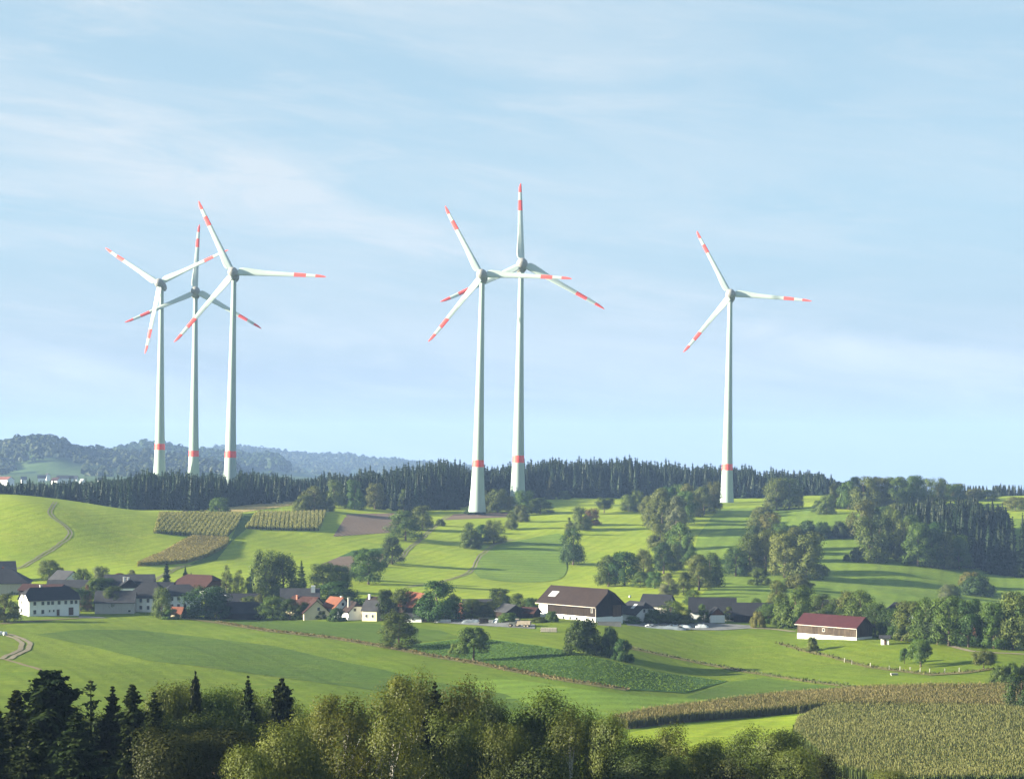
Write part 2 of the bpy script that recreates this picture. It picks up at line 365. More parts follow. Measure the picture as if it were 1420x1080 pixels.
for D, z in ZR.items(): Ds.append(D); rows.append(z)
for D, p in PR.items(): Ds.append(D); rows.append([-(q-CY)/F*D for q in p])
Ds = np.array(Ds, float); Z0 = np.array(rows)
NL = 520
LD = np.linspace(math.log(20), math.log(9500), NL)
PXG = np.concatenate([np.linspace(-1500, -220, 12)[:-1], np.arange(-220, 1650, 11.0), np.linspace(1650, 2900, 12)])
Zc = pchip(np.log(Ds), Z0, LD)                                   # (NL, 8)
colx = [-1500, -500]+COLS+[1920, 2900]
Zc = np.concatenate([Zc[:, :1]+3, Zc[:, :1]+1.5, Zc, Zc[:, -1:], Zc[:, -1:]], axis=1)
ZG = pchip(colx, Zc.T, PXG).T                                     # (NL, npx)
DG = np.exp(LD)[:, None]*np.ones((1, len(PXG))); XG = (PXG[None, :]-CX)/F*DG
amp = np.clip((DG-260)/200, 0, 1)*np.clip(3-DG/800, 0.3, 1)
ZG = ZG+amp*(0.32*np.sin(XG/13+DG/31)*np.sin(DG/19-XG/47)+0.45*np.sin(XG/29-DG/53+1.3)+0.20*np.sin(XG/8.3+DG/14.1))
LP = LD[1]-LD[0]
def zxy(x, y):
    """terrain height under world points"""
    x = np.asarray(x, float); y = np.maximum(np.asarray(y, float), 21.0)
    px = np.clip(CX+x*F/y, PXG[0], PXG[-1]-1e-6); j = np.clip(np.searchsorted(PXG, px, side='right')-1, 0, len(PXG)-2)
    u = (px-PXG[j])/(PXG[j+1]-PXG[j]); q = np.clip((np.log(y)-LD[0])/LP, 0, NL-1.001); i = q.astype(int)
    v = (y-np.exp(LD[i]))/(np.exp(LD[i+1])-np.exp(LD[i]))
    return (ZG[i, j]*(1-u)+ZG[i, j+1]*u)*(1-v)+(ZG[i+1, j]*(1-u)+ZG[i+1, j+1]*u)*v
_dfine = np.exp(np.linspace(math.log(262), math.log(5000), 3000))
def hit(px, py):
    """distance at which the sight line (px, py) meets the ground"""
    s = CY-zxy((px-CX)/F*_dfine, _dfine)/_dfine*F
    for _ in range(60):
        k = np.nonzero(s <= py)[0]
        if len(k): break
        py += 1.0
    k = k[0]
    if k == 0: return _dfine[0]
    a, b = s[k-1], s[k]; t = (a-py)/(a-b) if a != b else 0
    return float(_dfine[k-1]+(_dfine[k]-_dfine[k-1])*min(max(t, 0), 1))
def at(px, py):
    D = hit(px, py); x = (px-CX)/F*D
    return x, D, float(zxy(x, D))
def at_d(px, D):
    x = (px-CX)/F*D
    return x, D, float(zxy(x, D))

nj = len(PXG)
V = np.stack([XG, DG, ZG], -1).reshape(-1, 3)
ii, jj = np.meshgrid(np.arange(NL-1), np.arange(nj-1), indexing='ij'); a = (ii*nj+jj).reshape(-1)
FQ = np.stack([a, a+1, a+nj+1, a+nj], -1)
me = mesh_np('terrain', V, FQ, [M['meadow'], M['meadow_low'], M['forest_floor'], M['pasture'], M['far_meadow_shade']], None, True)
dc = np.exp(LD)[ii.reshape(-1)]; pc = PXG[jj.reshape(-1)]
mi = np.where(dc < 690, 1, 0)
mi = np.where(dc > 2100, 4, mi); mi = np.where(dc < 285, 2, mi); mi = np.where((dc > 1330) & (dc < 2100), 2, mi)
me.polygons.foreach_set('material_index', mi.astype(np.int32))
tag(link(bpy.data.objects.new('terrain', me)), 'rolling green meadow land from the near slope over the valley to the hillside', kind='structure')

def subdivide_px(poly, step=6.0, closed=True):
    out = []; n = len(poly)
    for i in range(n if closed else n-1):
        a, b = poly[i], poly[(i+1) % n]; L = math.hypot(b[0]-a[0], b[1]-a[1]); k = max(1, int(L/step))
        out += [(a[0]+(b[0]-a[0])*t/k, a[1]+(b[1]-a[1])*t/k) for t in range(k)]
    if not closed: out.append(poly[-1])
    return out
def smooth_poly(poly, it=2):
    for _ in range(it):
        q = []
        for i in range(len(poly)):
            a, b = poly[i], poly[(i+1) % len(poly)]
            q += [(a[0]*.75+b[0]*.25, a[1]*.75+b[1]*.25), (a[0]*.25+b[0]*.75, a[1]*.25+b[1]*.75)]
        poly = q
    return poly
def ground_poly(poly, step=6.0):
    pts = []
    for p in subdivide_px(poly, step):
        x, y, z = at(*p)
        if not pts or math.hypot(x-pts[-1][0], y-pts[-1][1]) > 0.05: pts.append((x, y))
    return pts
def inside(poly, X, Y):
    P = np.array(poly); r = np.zeros(X.shape, bool); n = len(P); j = n-1
    for i in range(n):
        xi, yi = P[i]; xj, yj = P[j]
        c = ((yi > Y) != (yj > Y)) & (X < (xj-xi)*(Y-yi)/((yj-yi) if yj != yi else 1e-9)+xi)
        r ^= c; j = i
    return r
def sheet_world(name, pts, mat, lift, label, grid=7.0, parent=None):
    P = np.array(pts); x0, y0 = P.min(0); x1, y1 = P.max(0)
    gx, gy = np.meshgrid(np.arange(x0+grid/2, x1, grid), np.arange(y0+grid/2, y1, grid)); gx = gx.ravel(); gy = gy.ravel()
    k = inside(pts, gx, gy); gx, gy = gx[k], gy[k]
    vin = [Vector(p) for p in pts]+[Vector((a, b)) for a, b in zip(gx, gy)]
    n = len(pts); res = delaunay_2d_cdt(vin, [], [list(range(n))], 1, 1e-4)
    vo = np.array([(v.x, v.y) for v in res[0]]); z = zxy(vo[:, 0], vo[:, 1])+lift
    fs = [list(f) for f in res[2]]
    ar = [((vo[f[1]]-vo[f[0]])[0]*(vo[f[2]]-vo[f[0]])[1]-(vo[f[1]]-vo[f[0]])[1]*(vo[f[2]]-vo[f[0]])[0]) for f in fs]
    fs = [f if s > 0 else f[::-1] for f, s in zip(fs, ar)]
    me = mesh_np(name, np.column_stack([vo, z]), fs, [mat], None, True)
    return tag(link(bpy.data.objects.new(name, me), parent), label, kind='structure')
def sheet(name, poly, mat, lift, label, grid=7.0, soft=0):
    if soft: poly = smooth_poly(poly, soft)
    return sheet_world(name, ground_poly(poly), M[mat], lift, label, grid)
def ribbon(name, line, width, mat, lift, label, ruts=None):
    """a track along a pixel line; ruts = two worn wheel lines with a grass strip between"""
    P = [Vector(at(*p)[:2]) for p in subdivide_px(line, 3.0, False)]
    for _ in range(3): P = [P[0]]+[(P[i-1]+P[i]*2+P[i+1])/4 for i in range(1, len(P)-1)]+[P[-1]]
    # resample
    Q = [P[0]]
    for p in P[1:]:
        if (p-Q[-1]).length > 3.0: Q.append(p)
    offs = ruts or [(-width/2, width/2)]
    mb = MB()
    for (o0, o1) in offs:
        vs = []
        for i, p in enumerate(Q):
            d = (Q[min(i+1, len(Q)-1)]-Q[max(i-1, 0)]).normalized(); nrm = Vector((d.y, -d.x))
            jit = 0.18*math.sin(i*1.7)+0.12*math.sin(i*0.63+o0)
            for o in (o0, (o0+o1)/2, o1):
                q = p+nrm*(o+jit); vs.append((q.x, q.y, float(zxy(q.x, q.y))+lift))
        mb.add(vs, [(3*i+k, 3*i+k+1, 3*i+k+4, 3*i+k+3) for i in range(len(Q)-1) for k in (0, 1)])
    o = mb.build(name, M[mat]); return tag(o, label, kind='structure')

# ---- fields, tracks (photograph lines carried onto the ground)
sheet('field', [(704,753),(740,745),(785,738),(780,757),(788,787),(780,803),(747,808),(700,807),(655,800),(664,775),(686,757)], 'meadow_mid', .10, 'greener mown field on the hillside right of the farm track', soft=1)
sheet('ploughed_field', [(481,713),(560,711),(577,709),(549,738),(462,744)], 'soil', .10, 'brown ploughed field below the dark spruce wood')
sheet('ploughed_field', [(490,764),(532,760),(531,781),(487,796),(444,783)], 'soil', .10, 'small brown ploughed field above the village trees')
sheet('field', [(490,763.5),(532,759.5),(532,768),(470,772)], 'crop', .14, 'narrow strip of dark green crop at the edge of the small ploughed field')
sheet('ploughed_field', [(629,713),(705,710.5),(702,717),(617,721)], 'soil', .10, 'thin brown ploughed strip at the foot of the middle turbines')
sheet('ripe_field', [(340,694),(411,688),(410,700),(340,710),(259,708),(300,700)], 'tan_field', .10, 'tan ripening field on the crest before the spruce wood')
sheet('grass_strip', [(337,713),(354,711),(341,734),(322,750),(300,777),(240,790),(262,783),(316,758),(320,748)], 'meadow_dark', .12, 'green grass strip running down between two corn fields')  # dark grass colour carries the shade this strip lies in
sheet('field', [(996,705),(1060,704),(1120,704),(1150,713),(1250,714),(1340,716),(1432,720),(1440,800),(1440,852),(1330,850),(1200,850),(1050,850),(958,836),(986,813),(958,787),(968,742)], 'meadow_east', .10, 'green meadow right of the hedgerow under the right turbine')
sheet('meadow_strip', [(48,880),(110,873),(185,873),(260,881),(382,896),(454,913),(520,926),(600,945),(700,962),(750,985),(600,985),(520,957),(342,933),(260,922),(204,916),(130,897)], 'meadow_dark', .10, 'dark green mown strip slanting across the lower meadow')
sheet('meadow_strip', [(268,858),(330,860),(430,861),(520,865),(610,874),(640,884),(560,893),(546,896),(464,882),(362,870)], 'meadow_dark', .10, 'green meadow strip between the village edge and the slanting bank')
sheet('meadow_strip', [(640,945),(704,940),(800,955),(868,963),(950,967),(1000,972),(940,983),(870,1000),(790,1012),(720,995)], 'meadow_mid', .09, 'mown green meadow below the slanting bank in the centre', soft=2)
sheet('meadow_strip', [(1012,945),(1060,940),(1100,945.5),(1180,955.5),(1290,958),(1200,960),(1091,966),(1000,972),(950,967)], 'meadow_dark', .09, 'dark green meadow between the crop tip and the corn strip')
sheet('bank', [(257,856),(362,871),(464,883),(544,896),(592,906),(648,915),(704,926),(759,937),(794,943),(868,955),(868,958),(794,947.5),(704,931),(648,920),(592,911),(544,901),(464,887),(362,875),(257,858)], 'bank', .16, 'brown rough grass bank slanting down across the lower meadow')
sheet('crop_field', [(560,895),(640,886),(676,886),(759,897),(800,905),(850,917),(910,932),(1009,944.5),(950,961),(868,956),(794,944),(704,928),(640,914),(590,906)], 'crop', .14, 'dark leafy root crop field below the village')
sheet('bank', [(862,892),(900,902),(960,915),(1040,930),(1100,940),(1180,951),(1240,955),(1330,953),(1400,947),(1400,949.5),(1330,956),(1240,958),(1180,954),(1100,943.5),(1040,934),(960,919),(900,906),(862,898)], 'bank', .16, 'dark rough bank running down to the right across the lower meadow')
sheet('bank', [(1080,891),(1110,899),(1150,908),(1200,922),(1290,934),(1340,931),(1380,926),(1380,928),(1340,934),(1290,937),(1200,926),(1150,912),(1110,903),(1080,894)], 'bank', .16, 'weedy bank along the fence below the red roofed barn')
sheet('field', [(870,1016),(940,1004),(1051,997),(1146,989),(1105,1006),(1090,1030),(1000,1045),(880,1045)], 'meadow', .10, 'bright green grass gap between two corn fields')
sheet('yard', [(600,857),(700,860),(742,866),(742,872),(690,869),(600,863)], 'concrete', .12, 'grey farmyard ground beside the timber barn')
sheet('yard', [(868,862),(960,862),(1040,867),(1045,871),(1000,874),(930,873),(870,867)], 'concrete', .12, 'pale concrete yard right of the timber barn')
sheet('yard', [(108,853),(135,855),(150,857),(110,857)], 'concrete', .12, 'pale gravel forecourt at the end of the white house')
R2 = [(-1.05, -0.45), (0.45, 1.05)]
ribbon('farm_track', [(88,689),(72,702),(67,712),(80,722),(97,734),(97,744),(75,760),(50,775),(30,787),(0,791)], 3, 'gravel', .12, 'winding pale two rut track down the left hill', R2)
ribbon('farm_track', [(-8,877),(12,880),(30,887),(38,893),(33,902),(16,908),(7,914)], 3, 'gravel', .12, 'curved pale gravel road at the lower left edge', [(-1.7, -0.3), (0.3, 1.7)])
ribbon('farm_track', [(7,914),(20,918),(38,923),(56,929)], 2, 'rut', .12, 'faint brown path in the lower left meadow', [(-.6, .6)])
ribbon('farm_track', [(622,714),(608,725),(598,734),(584,748),(568,759),(557,774),(540,781)], 3, 'gravel', .12, 'bright two rut track beside the ploughed field', R2)
ribbon('farm_track', [(540,781),(510,787),(481,795),(468,806)], 3, 'gravel', .12, 'pale track below the small ploughed field', R2)
ribbon('farm_track', [(712,748),(686,754),(664,772),(657,787),(648,796),(615,806),(560,815)], 3, 'gravel', .13, 'curving two rut track through the middle meadow', R2)
ribbon('farm_track', [(200,812),(212,805),(230,796),(246,787),(262,783)], 3, 'gravel', .13, 'short pale track behind the slate roofs', R2)
ribbon('farm_track', [(1320,896),(1345,903),(1380,905),(1440,908)], 2.5, 'gravel', .12, 'pale lane under the tree row at the right', [(-1.1, 1.1)])
ribbon('farm_track', [(0,865),(60,860),(110,857)], 2.5, 'rut', .12, 'painted shadow line running to the white house', [(-1.1, 1.1)])  # earth-coloured strip stands in for a shadow line
ribbon('farm_track', [(1040,871),(1070,872),(1105,876)], 3, 'gravel', .12, 'pale lane leading to the red roofed barn', [(-1.2, 1.2)])

# ------------------------------------------------------------------ corn
def corn(poly, row_dir, spacing, along, height, label, dry=False, gap=0, spread=0.0, far=False, width=0.5, tas=0.28, soil='soil_dark', grow=1.0):
    pts = ground_poly(poly); sh = sheet_world('corn_field', pts, M[soil], .09, None, 7.0)
    P = np.array(pts); c = P.mean(0); r = np.abs(P-c).max()*1.5
    u = np.arange(-r, r, spacing); v = np.arange(-r, r, along)
    if gap: u = u[(np.arange(len(u)) % gap) != 0]
    U, Vv = np.meshgrid(u, v, indexing='ij'); U = U.ravel()+rng.normal(0, .10 if not spread else .02, U.size)*spacing+rng.uniform(-spread, spread, U.size); Vv = Vv.ravel()+rng.uniform(-.5, .5, Vv.size)*along
    ca, sa = math.cos(row_dir), math.sin(row_dir)
    X = c[0]+Vv*ca-U*sa; Y = c[1]+Vv*sa+U*ca
    k = inside(pts, X, Y); X, Y = X[k], Y[k]; n = len(X); Z = zxy(X, Y)
    H = height*(1+rng.normal(0, .07, n)+0.10*np.sin(X/9)*np.sin(Y/11))
    qs = []; ms = []
    for q in range(3):
        t = rng.uniform(0, math.pi, n); w = width*rng.uniform(.8, 1.25, n)*.28; lean = rng.normal(0, .18, (n, 2))
        dx, dy = np.cos(t)*w, np.sin(t)*w
        b = np.stack([X-dx*.5, Y-dy*.5, Z], -1); b2 = np.stack([X+dx*.5, Y+dy*.5, Z], -1)
        t1 = np.stack([X+dx+lean[:, 0], Y+dy+lean[:, 1], Z+H*rng.uniform(.75, .95, n)], -1); t2 = np.stack([X-dx+lean[:, 0], Y-dy+lean[:, 1], Z+H*rng.uniform(.75, .95, n)], -1)
        qs.append(np.stack([b, b2, t1, t2], 1)); ms.append(np.zeros(n, int))
    # drooping top leaves give the field its closed top
    for q in range(4):
        t = rng.uniform(0, 2*math.pi, n); L = width*.62; dx, dy = np.cos(t)*L, np.sin(t)*L; ox, oy = -np.sin(t)*width*.12, np.cos(t)*width*.12
        z1 = Z+H*rng.uniform(.8, .95, n); z2 = z1-H*rng.uniform(-.02, .16, n)
        qs.append(np.stack([np.stack([X-ox, Y-oy, z1], -1), np.stack([X+ox, Y+oy, z1], -1), np.stack([X+dx+ox*.6, Y+dy+oy*.6, z2], -1), np.stack([X+dx-ox*.6, Y+dy-oy*.6, z2], -1)], 1)); ms.append((rng.uniform(0, 1, n) < ((.8 if far else .5) if dry else .22)).astype(int)*2)
    t = rng.uniform(0, math.pi, n); dx, dy = np.cos(t)*.05*width/.5, np.sin(t)*.05*width/.5
    zt = Z+H*.86; zu = Z+H*(1.0+tas*.4)
    qs.append(np.stack([np.stack([X-dx*.4, Y-dy*.4, zt], -1), np.stack([X+dx*.4, Y+dy*.4, zt], -1), np.stack([X+dx*1.4, Y+dy*1.4, zu], -1), np.stack([X-dx*1.4, Y-dy*1.4, zu], -1)], 1)); ms.append(np.ones(n, int))
    me = quads_mesh('corn', np.concatenate(qs), [M['corn_far' if far else 'corn_leaf'], M['corn_tassel'], M['corn_dry_far' if far else 'corn_dry']], np.concatenate(ms))
    o = tag(link(bpy.data.objects.new('corn_crop', me)), label, kind='stuff')
    sh['label'] = 'dark soil under the '+label
    return n
nc = []
nc.append(corn([(1147,989),(1260,989.5),(1420,992),(1520,996),(1520,1095),(1250,1095),(1163,1078),(1130,1050),(1100,1025),(1107,1006)], R(8), .72, .19, 2.1, 'big olive corn field in the lower right corner', width=.29))
nc.append(corn([(850,1003),(900,993),(950,985),(1030,976),(1091,969),(1211,961),(1300,958.5),(1440,958),(1440,989),(1392,990),(1300,987),(1147,986),(1051,994),(950,1001.5),(870,1011)], R(5), .72, .21, 1.95, 'long corn strip with tan tassels along the foot of the meadow', width=.32, dry=True))
nc.append(corn([(221,713),(337,714),(329,730),(314,746),(270,744),(213,739)], R(93), 2.1, .15, 1.7, 'striped corn block on the hill crest left of the grass strip', spread=.72, far=True, width=.6))
nc.append(corn([(356,713),(452,711.5),(446,728),(442,736),(400,735.5),(340,733)], R(95.5), 2.1, .15, 1.7, 'striped corn block on the hill crest right of the grass strip', spread=.72, far=True, width=.6))
nc.append(corn([(267,747),(314,748),(318,750),(314,758),(288,772),(259,781),(189,785),(220,772),(245,757)], R(20), .9, .35, 1.9, 'ripe tan corn patch lower on the left hill', dry=True, far=True, width=.6, soil='tan_field'))
print('corn plants', nc)
# leafy root crop rows
def crop_rows():
    pts = ground_poly([(565,896),(640,887),(676,887),(759,898),(800,906),(850,918),(910,933),(1005,944.5),(950,960),(868,955),(794,943),(704,927),(640,913),(590,905)])
    P = np.array(pts); c = P.mean(0); r = np.abs(P-c).max()*1.5
    d = R(-62); u = np.arange(-r, r, 1.1); v = np.arange(-r, r, .55); U, Vv = np.meshgrid(u, v, indexing='ij'); U = U.ravel()+rng.normal(0, .08, U.size); Vv = Vv.ravel()+rng.uniform(-.25, .25, Vv.size)
    X = c[0]+Vv*math.cos(d)-U*math.sin(d); Y = c[1]+Vv*math.sin(d)+U*math.cos(d); k = inside(pts, X, Y); X, Y = X[k], Y[k]; n = len(X); Z = zxy(X, Y)+.1
    qs = []
    for q in range(4):
        t = rng.uniform(0, 6.28, n); L = rng.uniform(.18, .32, n); w = .13; hh = rng.uniform(.08, .26, n)
        ax, ay = np.cos(t), np.sin(t)
        qs.append(np.stack([np.stack([X+ay*w, Y-ax*w, Z], -1), np.stack([X-ay*w, Y+ax*w, Z], -1), np.stack([X+ax*L-ay*w, Y+ay*L+ax*w, Z+hh], -1), np.stack([X+ax*L+ay*w, Y+ay*L-ax*w, Z+hh], -1)], 1))
    me = quads_mesh('root_crop', np.concatenate(qs), [M['leaf_crop']])
    tag(link(bpy.data.objects.new('root_crop', me)), 'rows of dark green leafy root crop below the village', kind='stuff')
M['leaf_crop'] = mat_leaf('leaf_crop', (0.042, 0.084, 0.012), (0.070, 0.120, 0.020), 0.2, var=0.0)
crop_rows()
# rough weeds on the banks
def weeds(lines, dens, label, mat='leaf_weed', hgt=(.2, .7)):
    qs = []
    for line, wid in lines:
        P = [at(*p)[:2] for p in subdivide_px(line, 3, False)]
        for a, b in zip(P[:-1], P[1:]):
            L = math.hypot(b[0]-a[0], b[1]-a[1]); n = max(1, int(L*dens*wid*2.2)); t = rng.uniform(0, 1, n)
            X = a[0]+(b[0]-a[0])*t+rng.normal(0, wid*.4, n); Y = a[1]+(b[1]-a[1])*t+rng.normal(0, wid*.4, n); Z = zxy(X, Y)
            an = rng.uniform(0, 3.14, n); w = rng.uniform(.10, .25, n); h = rng.uniform(*hgt, n); dx, dy = np.cos(an)*w, np.sin(an)*w
            qs.append(np.stack([np.stack([X-dx*.4, Y-dy*.4, Z], -1), np.stack([X+dx*.4, Y+dy*.4, Z], -1), np.stack([X+dx+rng.normal(0, .2, n), Y+dy, Z+h], -1), np.stack([X-dx, Y-dy+rng.normal(0, .2, n), Z+h*.8], -1)], 1))
    me = quads_mesh('weeds', np.concatenate(qs), [M[mat]]); tag(link(bpy.data.objects.new('weeds', me)), label, kind='stuff')
M['leaf_weed'] = mat_leaf('leaf_weed', (0.055, 0.050, 0.022), (0.120, 0.100, 0.045), 0.2, var=0.0)
M['leaf_weed_green'] = mat_leaf('leaf_weed_green', (0.035, 0.052, 0.014), (0.075, 0.085, 0.024), 0.2, var=0.0)
weeds([([(300,862),(362,873),(464,885),(544,898),(592,908),(648,917),(704,928),(759,939),(868,956)], 2.2)], 2.5, 'rough weeds along the slanting bank in the lower meadow')
weeds([([(862,896),(900,904),(960,917),(1040,932),(1100,941),(1180,952),(1240,956),(1330,954),(1395,948)], 1.8)], 1.6, 'rough weeds on the bank falling to the right', 'leaf_weed_green')
weeds([([(1080,892),(1110,901),(1150,910),(1200,924),(1290,935),(1340,932),(1380,927)], 1.6)], 1.3, 'weeds along the pasture fence', 'leaf_weed_green', (.2, .8))

# ------------------------------------------------------------------ haze-blue hills beyond
def far_hill(ridge, D0, D1, base_py, name, label, seed, density, woodlabel, clear=()):
    r = np.random.default_rng(seed); px = np.arange(ridge[0][0], ridge[-1][0]+1, 6.0)
    crest = np.interp(px, [p[0] for p in ridge], [p[1] for p in ridge])
    ker = np.ones(5)/5; crest = np.convolve(np.pad(crest, 2, mode='edge'), ker, 'valid')
    vs = np.linspace(0, 1.7, 30); X = []; Y = []; Zv = []
    zb = -(base_py-CY)/F*D0; zc = -(crest-CY)/F*D1
    for v in vs:
        D = D0+(D1-D0)*v; s = v*v*(3-2*v) if v <= 1 else 1-((v-1)/0.7)**2*.8
        z = zb-6+(zc-zb+6)*s + 5*np.sin(px/37+v*5+seed)*np.sin(v*math.pi)
        X.append((px-CX)/F*D); Y.append(np.full_like(px, D)); Zv.append(z)
    X, Y, Zv = map(np.array, (X, Y, Zv)); nv, npx = X.shape
    ii, jj = np.meshgrid(np.arange(nv-1), np.arange(npx-1), indexing='ij'); a = (ii*npx+jj).ravel()
    me = mesh_np(name, np.stack([X, Y, Zv], -1).reshape(-1, 3), np.stack([a, a+1, a+npx+1, a+npx], -1), [M['far_meadow_shade']], None, True)
    tag(link(bpy.data.objects.new(name, me)), label, kind='structure')
    n = density; qi = r.uniform(0, nv*.62, n); qj = r.uniform(0, npx-1.01, n)
    i0, j0 = qi.astype(int), qj.astype(int); u, v = qi-i0, qj-j0
    def bl(A): return A[i0, j0]*(1-u)*(1-v)+A[i0+1, j0]*u*(1-v)+A[i0, j0+1]*(1-u)*v+A[i0+1, j0+1]*u*v
    x, y, z = bl(X), bl(Y), bl(Zv); p = CX+x*F/y; vv = qi/nv*1.7
    keep = np.ones(n, bool)
    for (pa, pb, va, vb) in clear: keep &= ~((p > pa) & (p < pb) & (vv > va) & (vv < vb))
    cl = np.sin(p/17+seed)*np.sin(vv*9+p/31)+.4*np.sin(p/5.3); keep &= (vv > .40) | (cl > .02)
    x, y, z = x[keep], y[keep], z[keep]; n = len(x); Q = []
    hgt = r.uniform(9, 16, n)*np.where(r.uniform(0, 1, n) < .1, 1.35, 1)
    for k in range(14):
        dv = r.normal(0, 1, (n, 3)); dv /= np.linalg.norm(dv, axis=1)[:, None]; dv[:, 2] = np.abs(dv[:, 2])*1.1-.15
        c = np.stack([x, y, z+hgt*.5], -1)+dv*np.stack([hgt*.36, hgt*.36, hgt*.5], -1)
        t1 = np.cross(dv, r.normal(0, 1, (n, 3))); t1 /= np.linalg.norm(t1, axis=1)[:, None]+1e-9; t2 = np.cross(dv, t1); sz = (hgt*.24)[:, None]*r.uniform(.7, 1.2, (n, 1))
        Q.append(np.stack([c-t1*sz, c-t2*sz*.8, c+t1*sz, c+t2*sz*.8], 1))
    me = quads_mesh('far_wood', np.concatenate(Q), [M['far_leaf']])
    tag(link(bpy.data.objects.new('far_wood', me)), woodlabel, kind='stuff')
far_hill([(-420,640),(-120,634),(-20,626),(0,622.5),(22,620),(42,614),(60,613),(80,615),(92,622),(106,630),(130,633),(180,634),(230,640),(330,655)], 2650, 3300, 662, 'hills', 'rounded hazy wooded hill at the far left', 3, 4200, 'hazy broadleaf wood on the rounded far left hill', [(20, 120, 0, .42)])
far_hill([(60,642),(130,634),(160,632),(190,624),(212,620),(238,626),(262,631),(300,634),(340,637),(390,640),(398,650),(405,662)], 3300, 4100, 660, 'hills', 'low hazy wooded ridge behind the three left turbines', 5, 5200, 'hazy wood on the low ridge behind the left turbines', [(225, 300, .1, .5), (330, 420, .05, .5)])
far_hill([(200,640),(280,629),(325,621),(355,625),(400,632),(450,635),(480,636),(520,641),(580,645),(660,652)], 4600, 6000, 660, 'hills', 'pale blue farthest ridge on the horizon', 9, 4200, 'pale blue wood on the farthest ridge')
# ------------------------------------------------------------------ vegetation meshes (height 1, width 1, shared by all the trees of a kind)
def unit(v): return v/(np.linalg.norm(v, axis=-1, keepdims=True)+1e-9)
def leaves(c, nrm, size, r, aspect=0.6, jit=.34):
    n = len(c); nn = unit(nrm+r.normal(0, jit, (n, 3))); t1 = unit(np.cross(nn, r.normal(0, 1, (n, 3)))); t2 = np.cross(nn, t1)
    a = (size*r.uniform(.65, 1.3, n))[:, None]; b = a*aspect
    return np.stack([c-t1*a, c-t2*b, c+t1*a, c+t2*b], 1)
def broadleaf(seed, n, size, shape='round', lobes=22, base=.10, asp=1.0, droop=0.0, loose=0.0, fill=0.25):
    """crown of leaf clumps on lobes; asp = real height over width, so that leaves stay in proportion"""
    r = np.random.default_rng(seed); L = []
    def env(z):
        t = (z-base)/(1-base)
        if shape == 'round': return .5*np.sqrt(np.clip(1-(2*t-1)**2*.92, 0, 1))*1.0 if t > .42 else .5*(.80+.2*t/.42)
        if shape == 'dome': return .5*math.sqrt(max(0, 1-t**2.2))
        if shape == 'cone': return .5*min(1, (t+.12)*3.0)*(1-t)**.62*1.02
        if shape == 'column': return .5*min(1, (t+.1)*4.0)*(1-t**3.0)**.6
        return .5*min(1, (t+.36)*2.0)*(1-t**2.4)**.55
    k = 0
    while len(L) < lobes and k < 2000:
        k += 1; z = base+(1-base)*r.uniform(.06, .93); e = env(z); a = r.uniform(0, 2*math.pi)
        rl = r.uniform(.075, .20)*(1 if e > .22 else .75); q = e-rl*r.uniform(.25, .95)
        if q < 0: q = 0; rl = min(rl, e+.04)
        q *= math.sqrt(r.uniform(.35, 1)); zz = min(z, 1-rl*asp**-.6*.9)
        L.append((q*math.cos(a), q*math.sin(a), zz, rl))
    if base < .08:
        for q in range(6):
            a = q*1.05+r.uniform(-.3, .3); rl = r.uniform(.11, .16); e = env(base+.16)-rl*.8; L.append((e*math.cos(a), e*math.sin(a), base+rl*r.uniform(.75, 1.1), rl))
    L = np.array(L); wgt = L[:, 3]**2; idx = r.choice(len(L), n, p=wgt/wgt.sum())
    d = unit(r.normal(0, 1, (n, 3))); d[:, 2] += .25; d = unit(d)
    rad = L[idx, 3]*np.where(r.uniform(0, 1, n) < fill, r.uniform(.1, .8, n), r.uniform(.78, 1.12+loose, n))
    c = L[idx, :3]+d*rad[:, None]*np.array([1, 1, .85/max(asp, .6)**.5])
    if droop: c[:, 2] -= droop*r.exponential(.5, n)*(np.hypot(c[:, 0], c[:, 1])*2)
    c[:, 2] = np.maximum(c[:, 2], base*.6)
    top = np.quantile(c[:, 2], .998); c[:, 2] = np.where(c[:, 2] > .4, .4+(c[:, 2]-.4)*.6/(top-.4), c[:, 2])
    cc = unit((c-np.array([0, 0, .42]))*np.array([1, 1, .8]))
    Q = leaves(c*np.array([1, 1, asp]), d*.8+cc*.55, np.full(n, size), r)
    Q[:, :, 2] /= asp
    return Q, L
def trunk_mesh(L, base, mat, r0=.030, seed=0, limbs=7, asp=1.0):
    r = np.random.default_rng(seed); mb = MB(); bend = r.normal(0, .012, 4)
    pts = [(0, 0, -.03), (bend[0], bend[1], .12), (bend[0]*2, bend[2], .35), (bend[3], bend[1]*2, .6), (bend[3]*1.5, 0, .82)]
    mb.tube(pts, [r0*1.5, r0*1.05, r0*.85, r0*.55, r0*.2], 7)
    for i in r.choice(len(L), min(limbs, len(L)), replace=False):
        x, y, z, rl = L[i]; z0 = max(.12, min(z*.65, .6))
        mb.tube([(bend[0]*1.5, bend[2]*.7, z0), (x*.45, y*.45, z0+(z-z0)*.45), (x*.95, y*.95, z)], [r0*.5, r0*.32, r0*.1], 5)
    return mb.mesh('trunk', [mat])
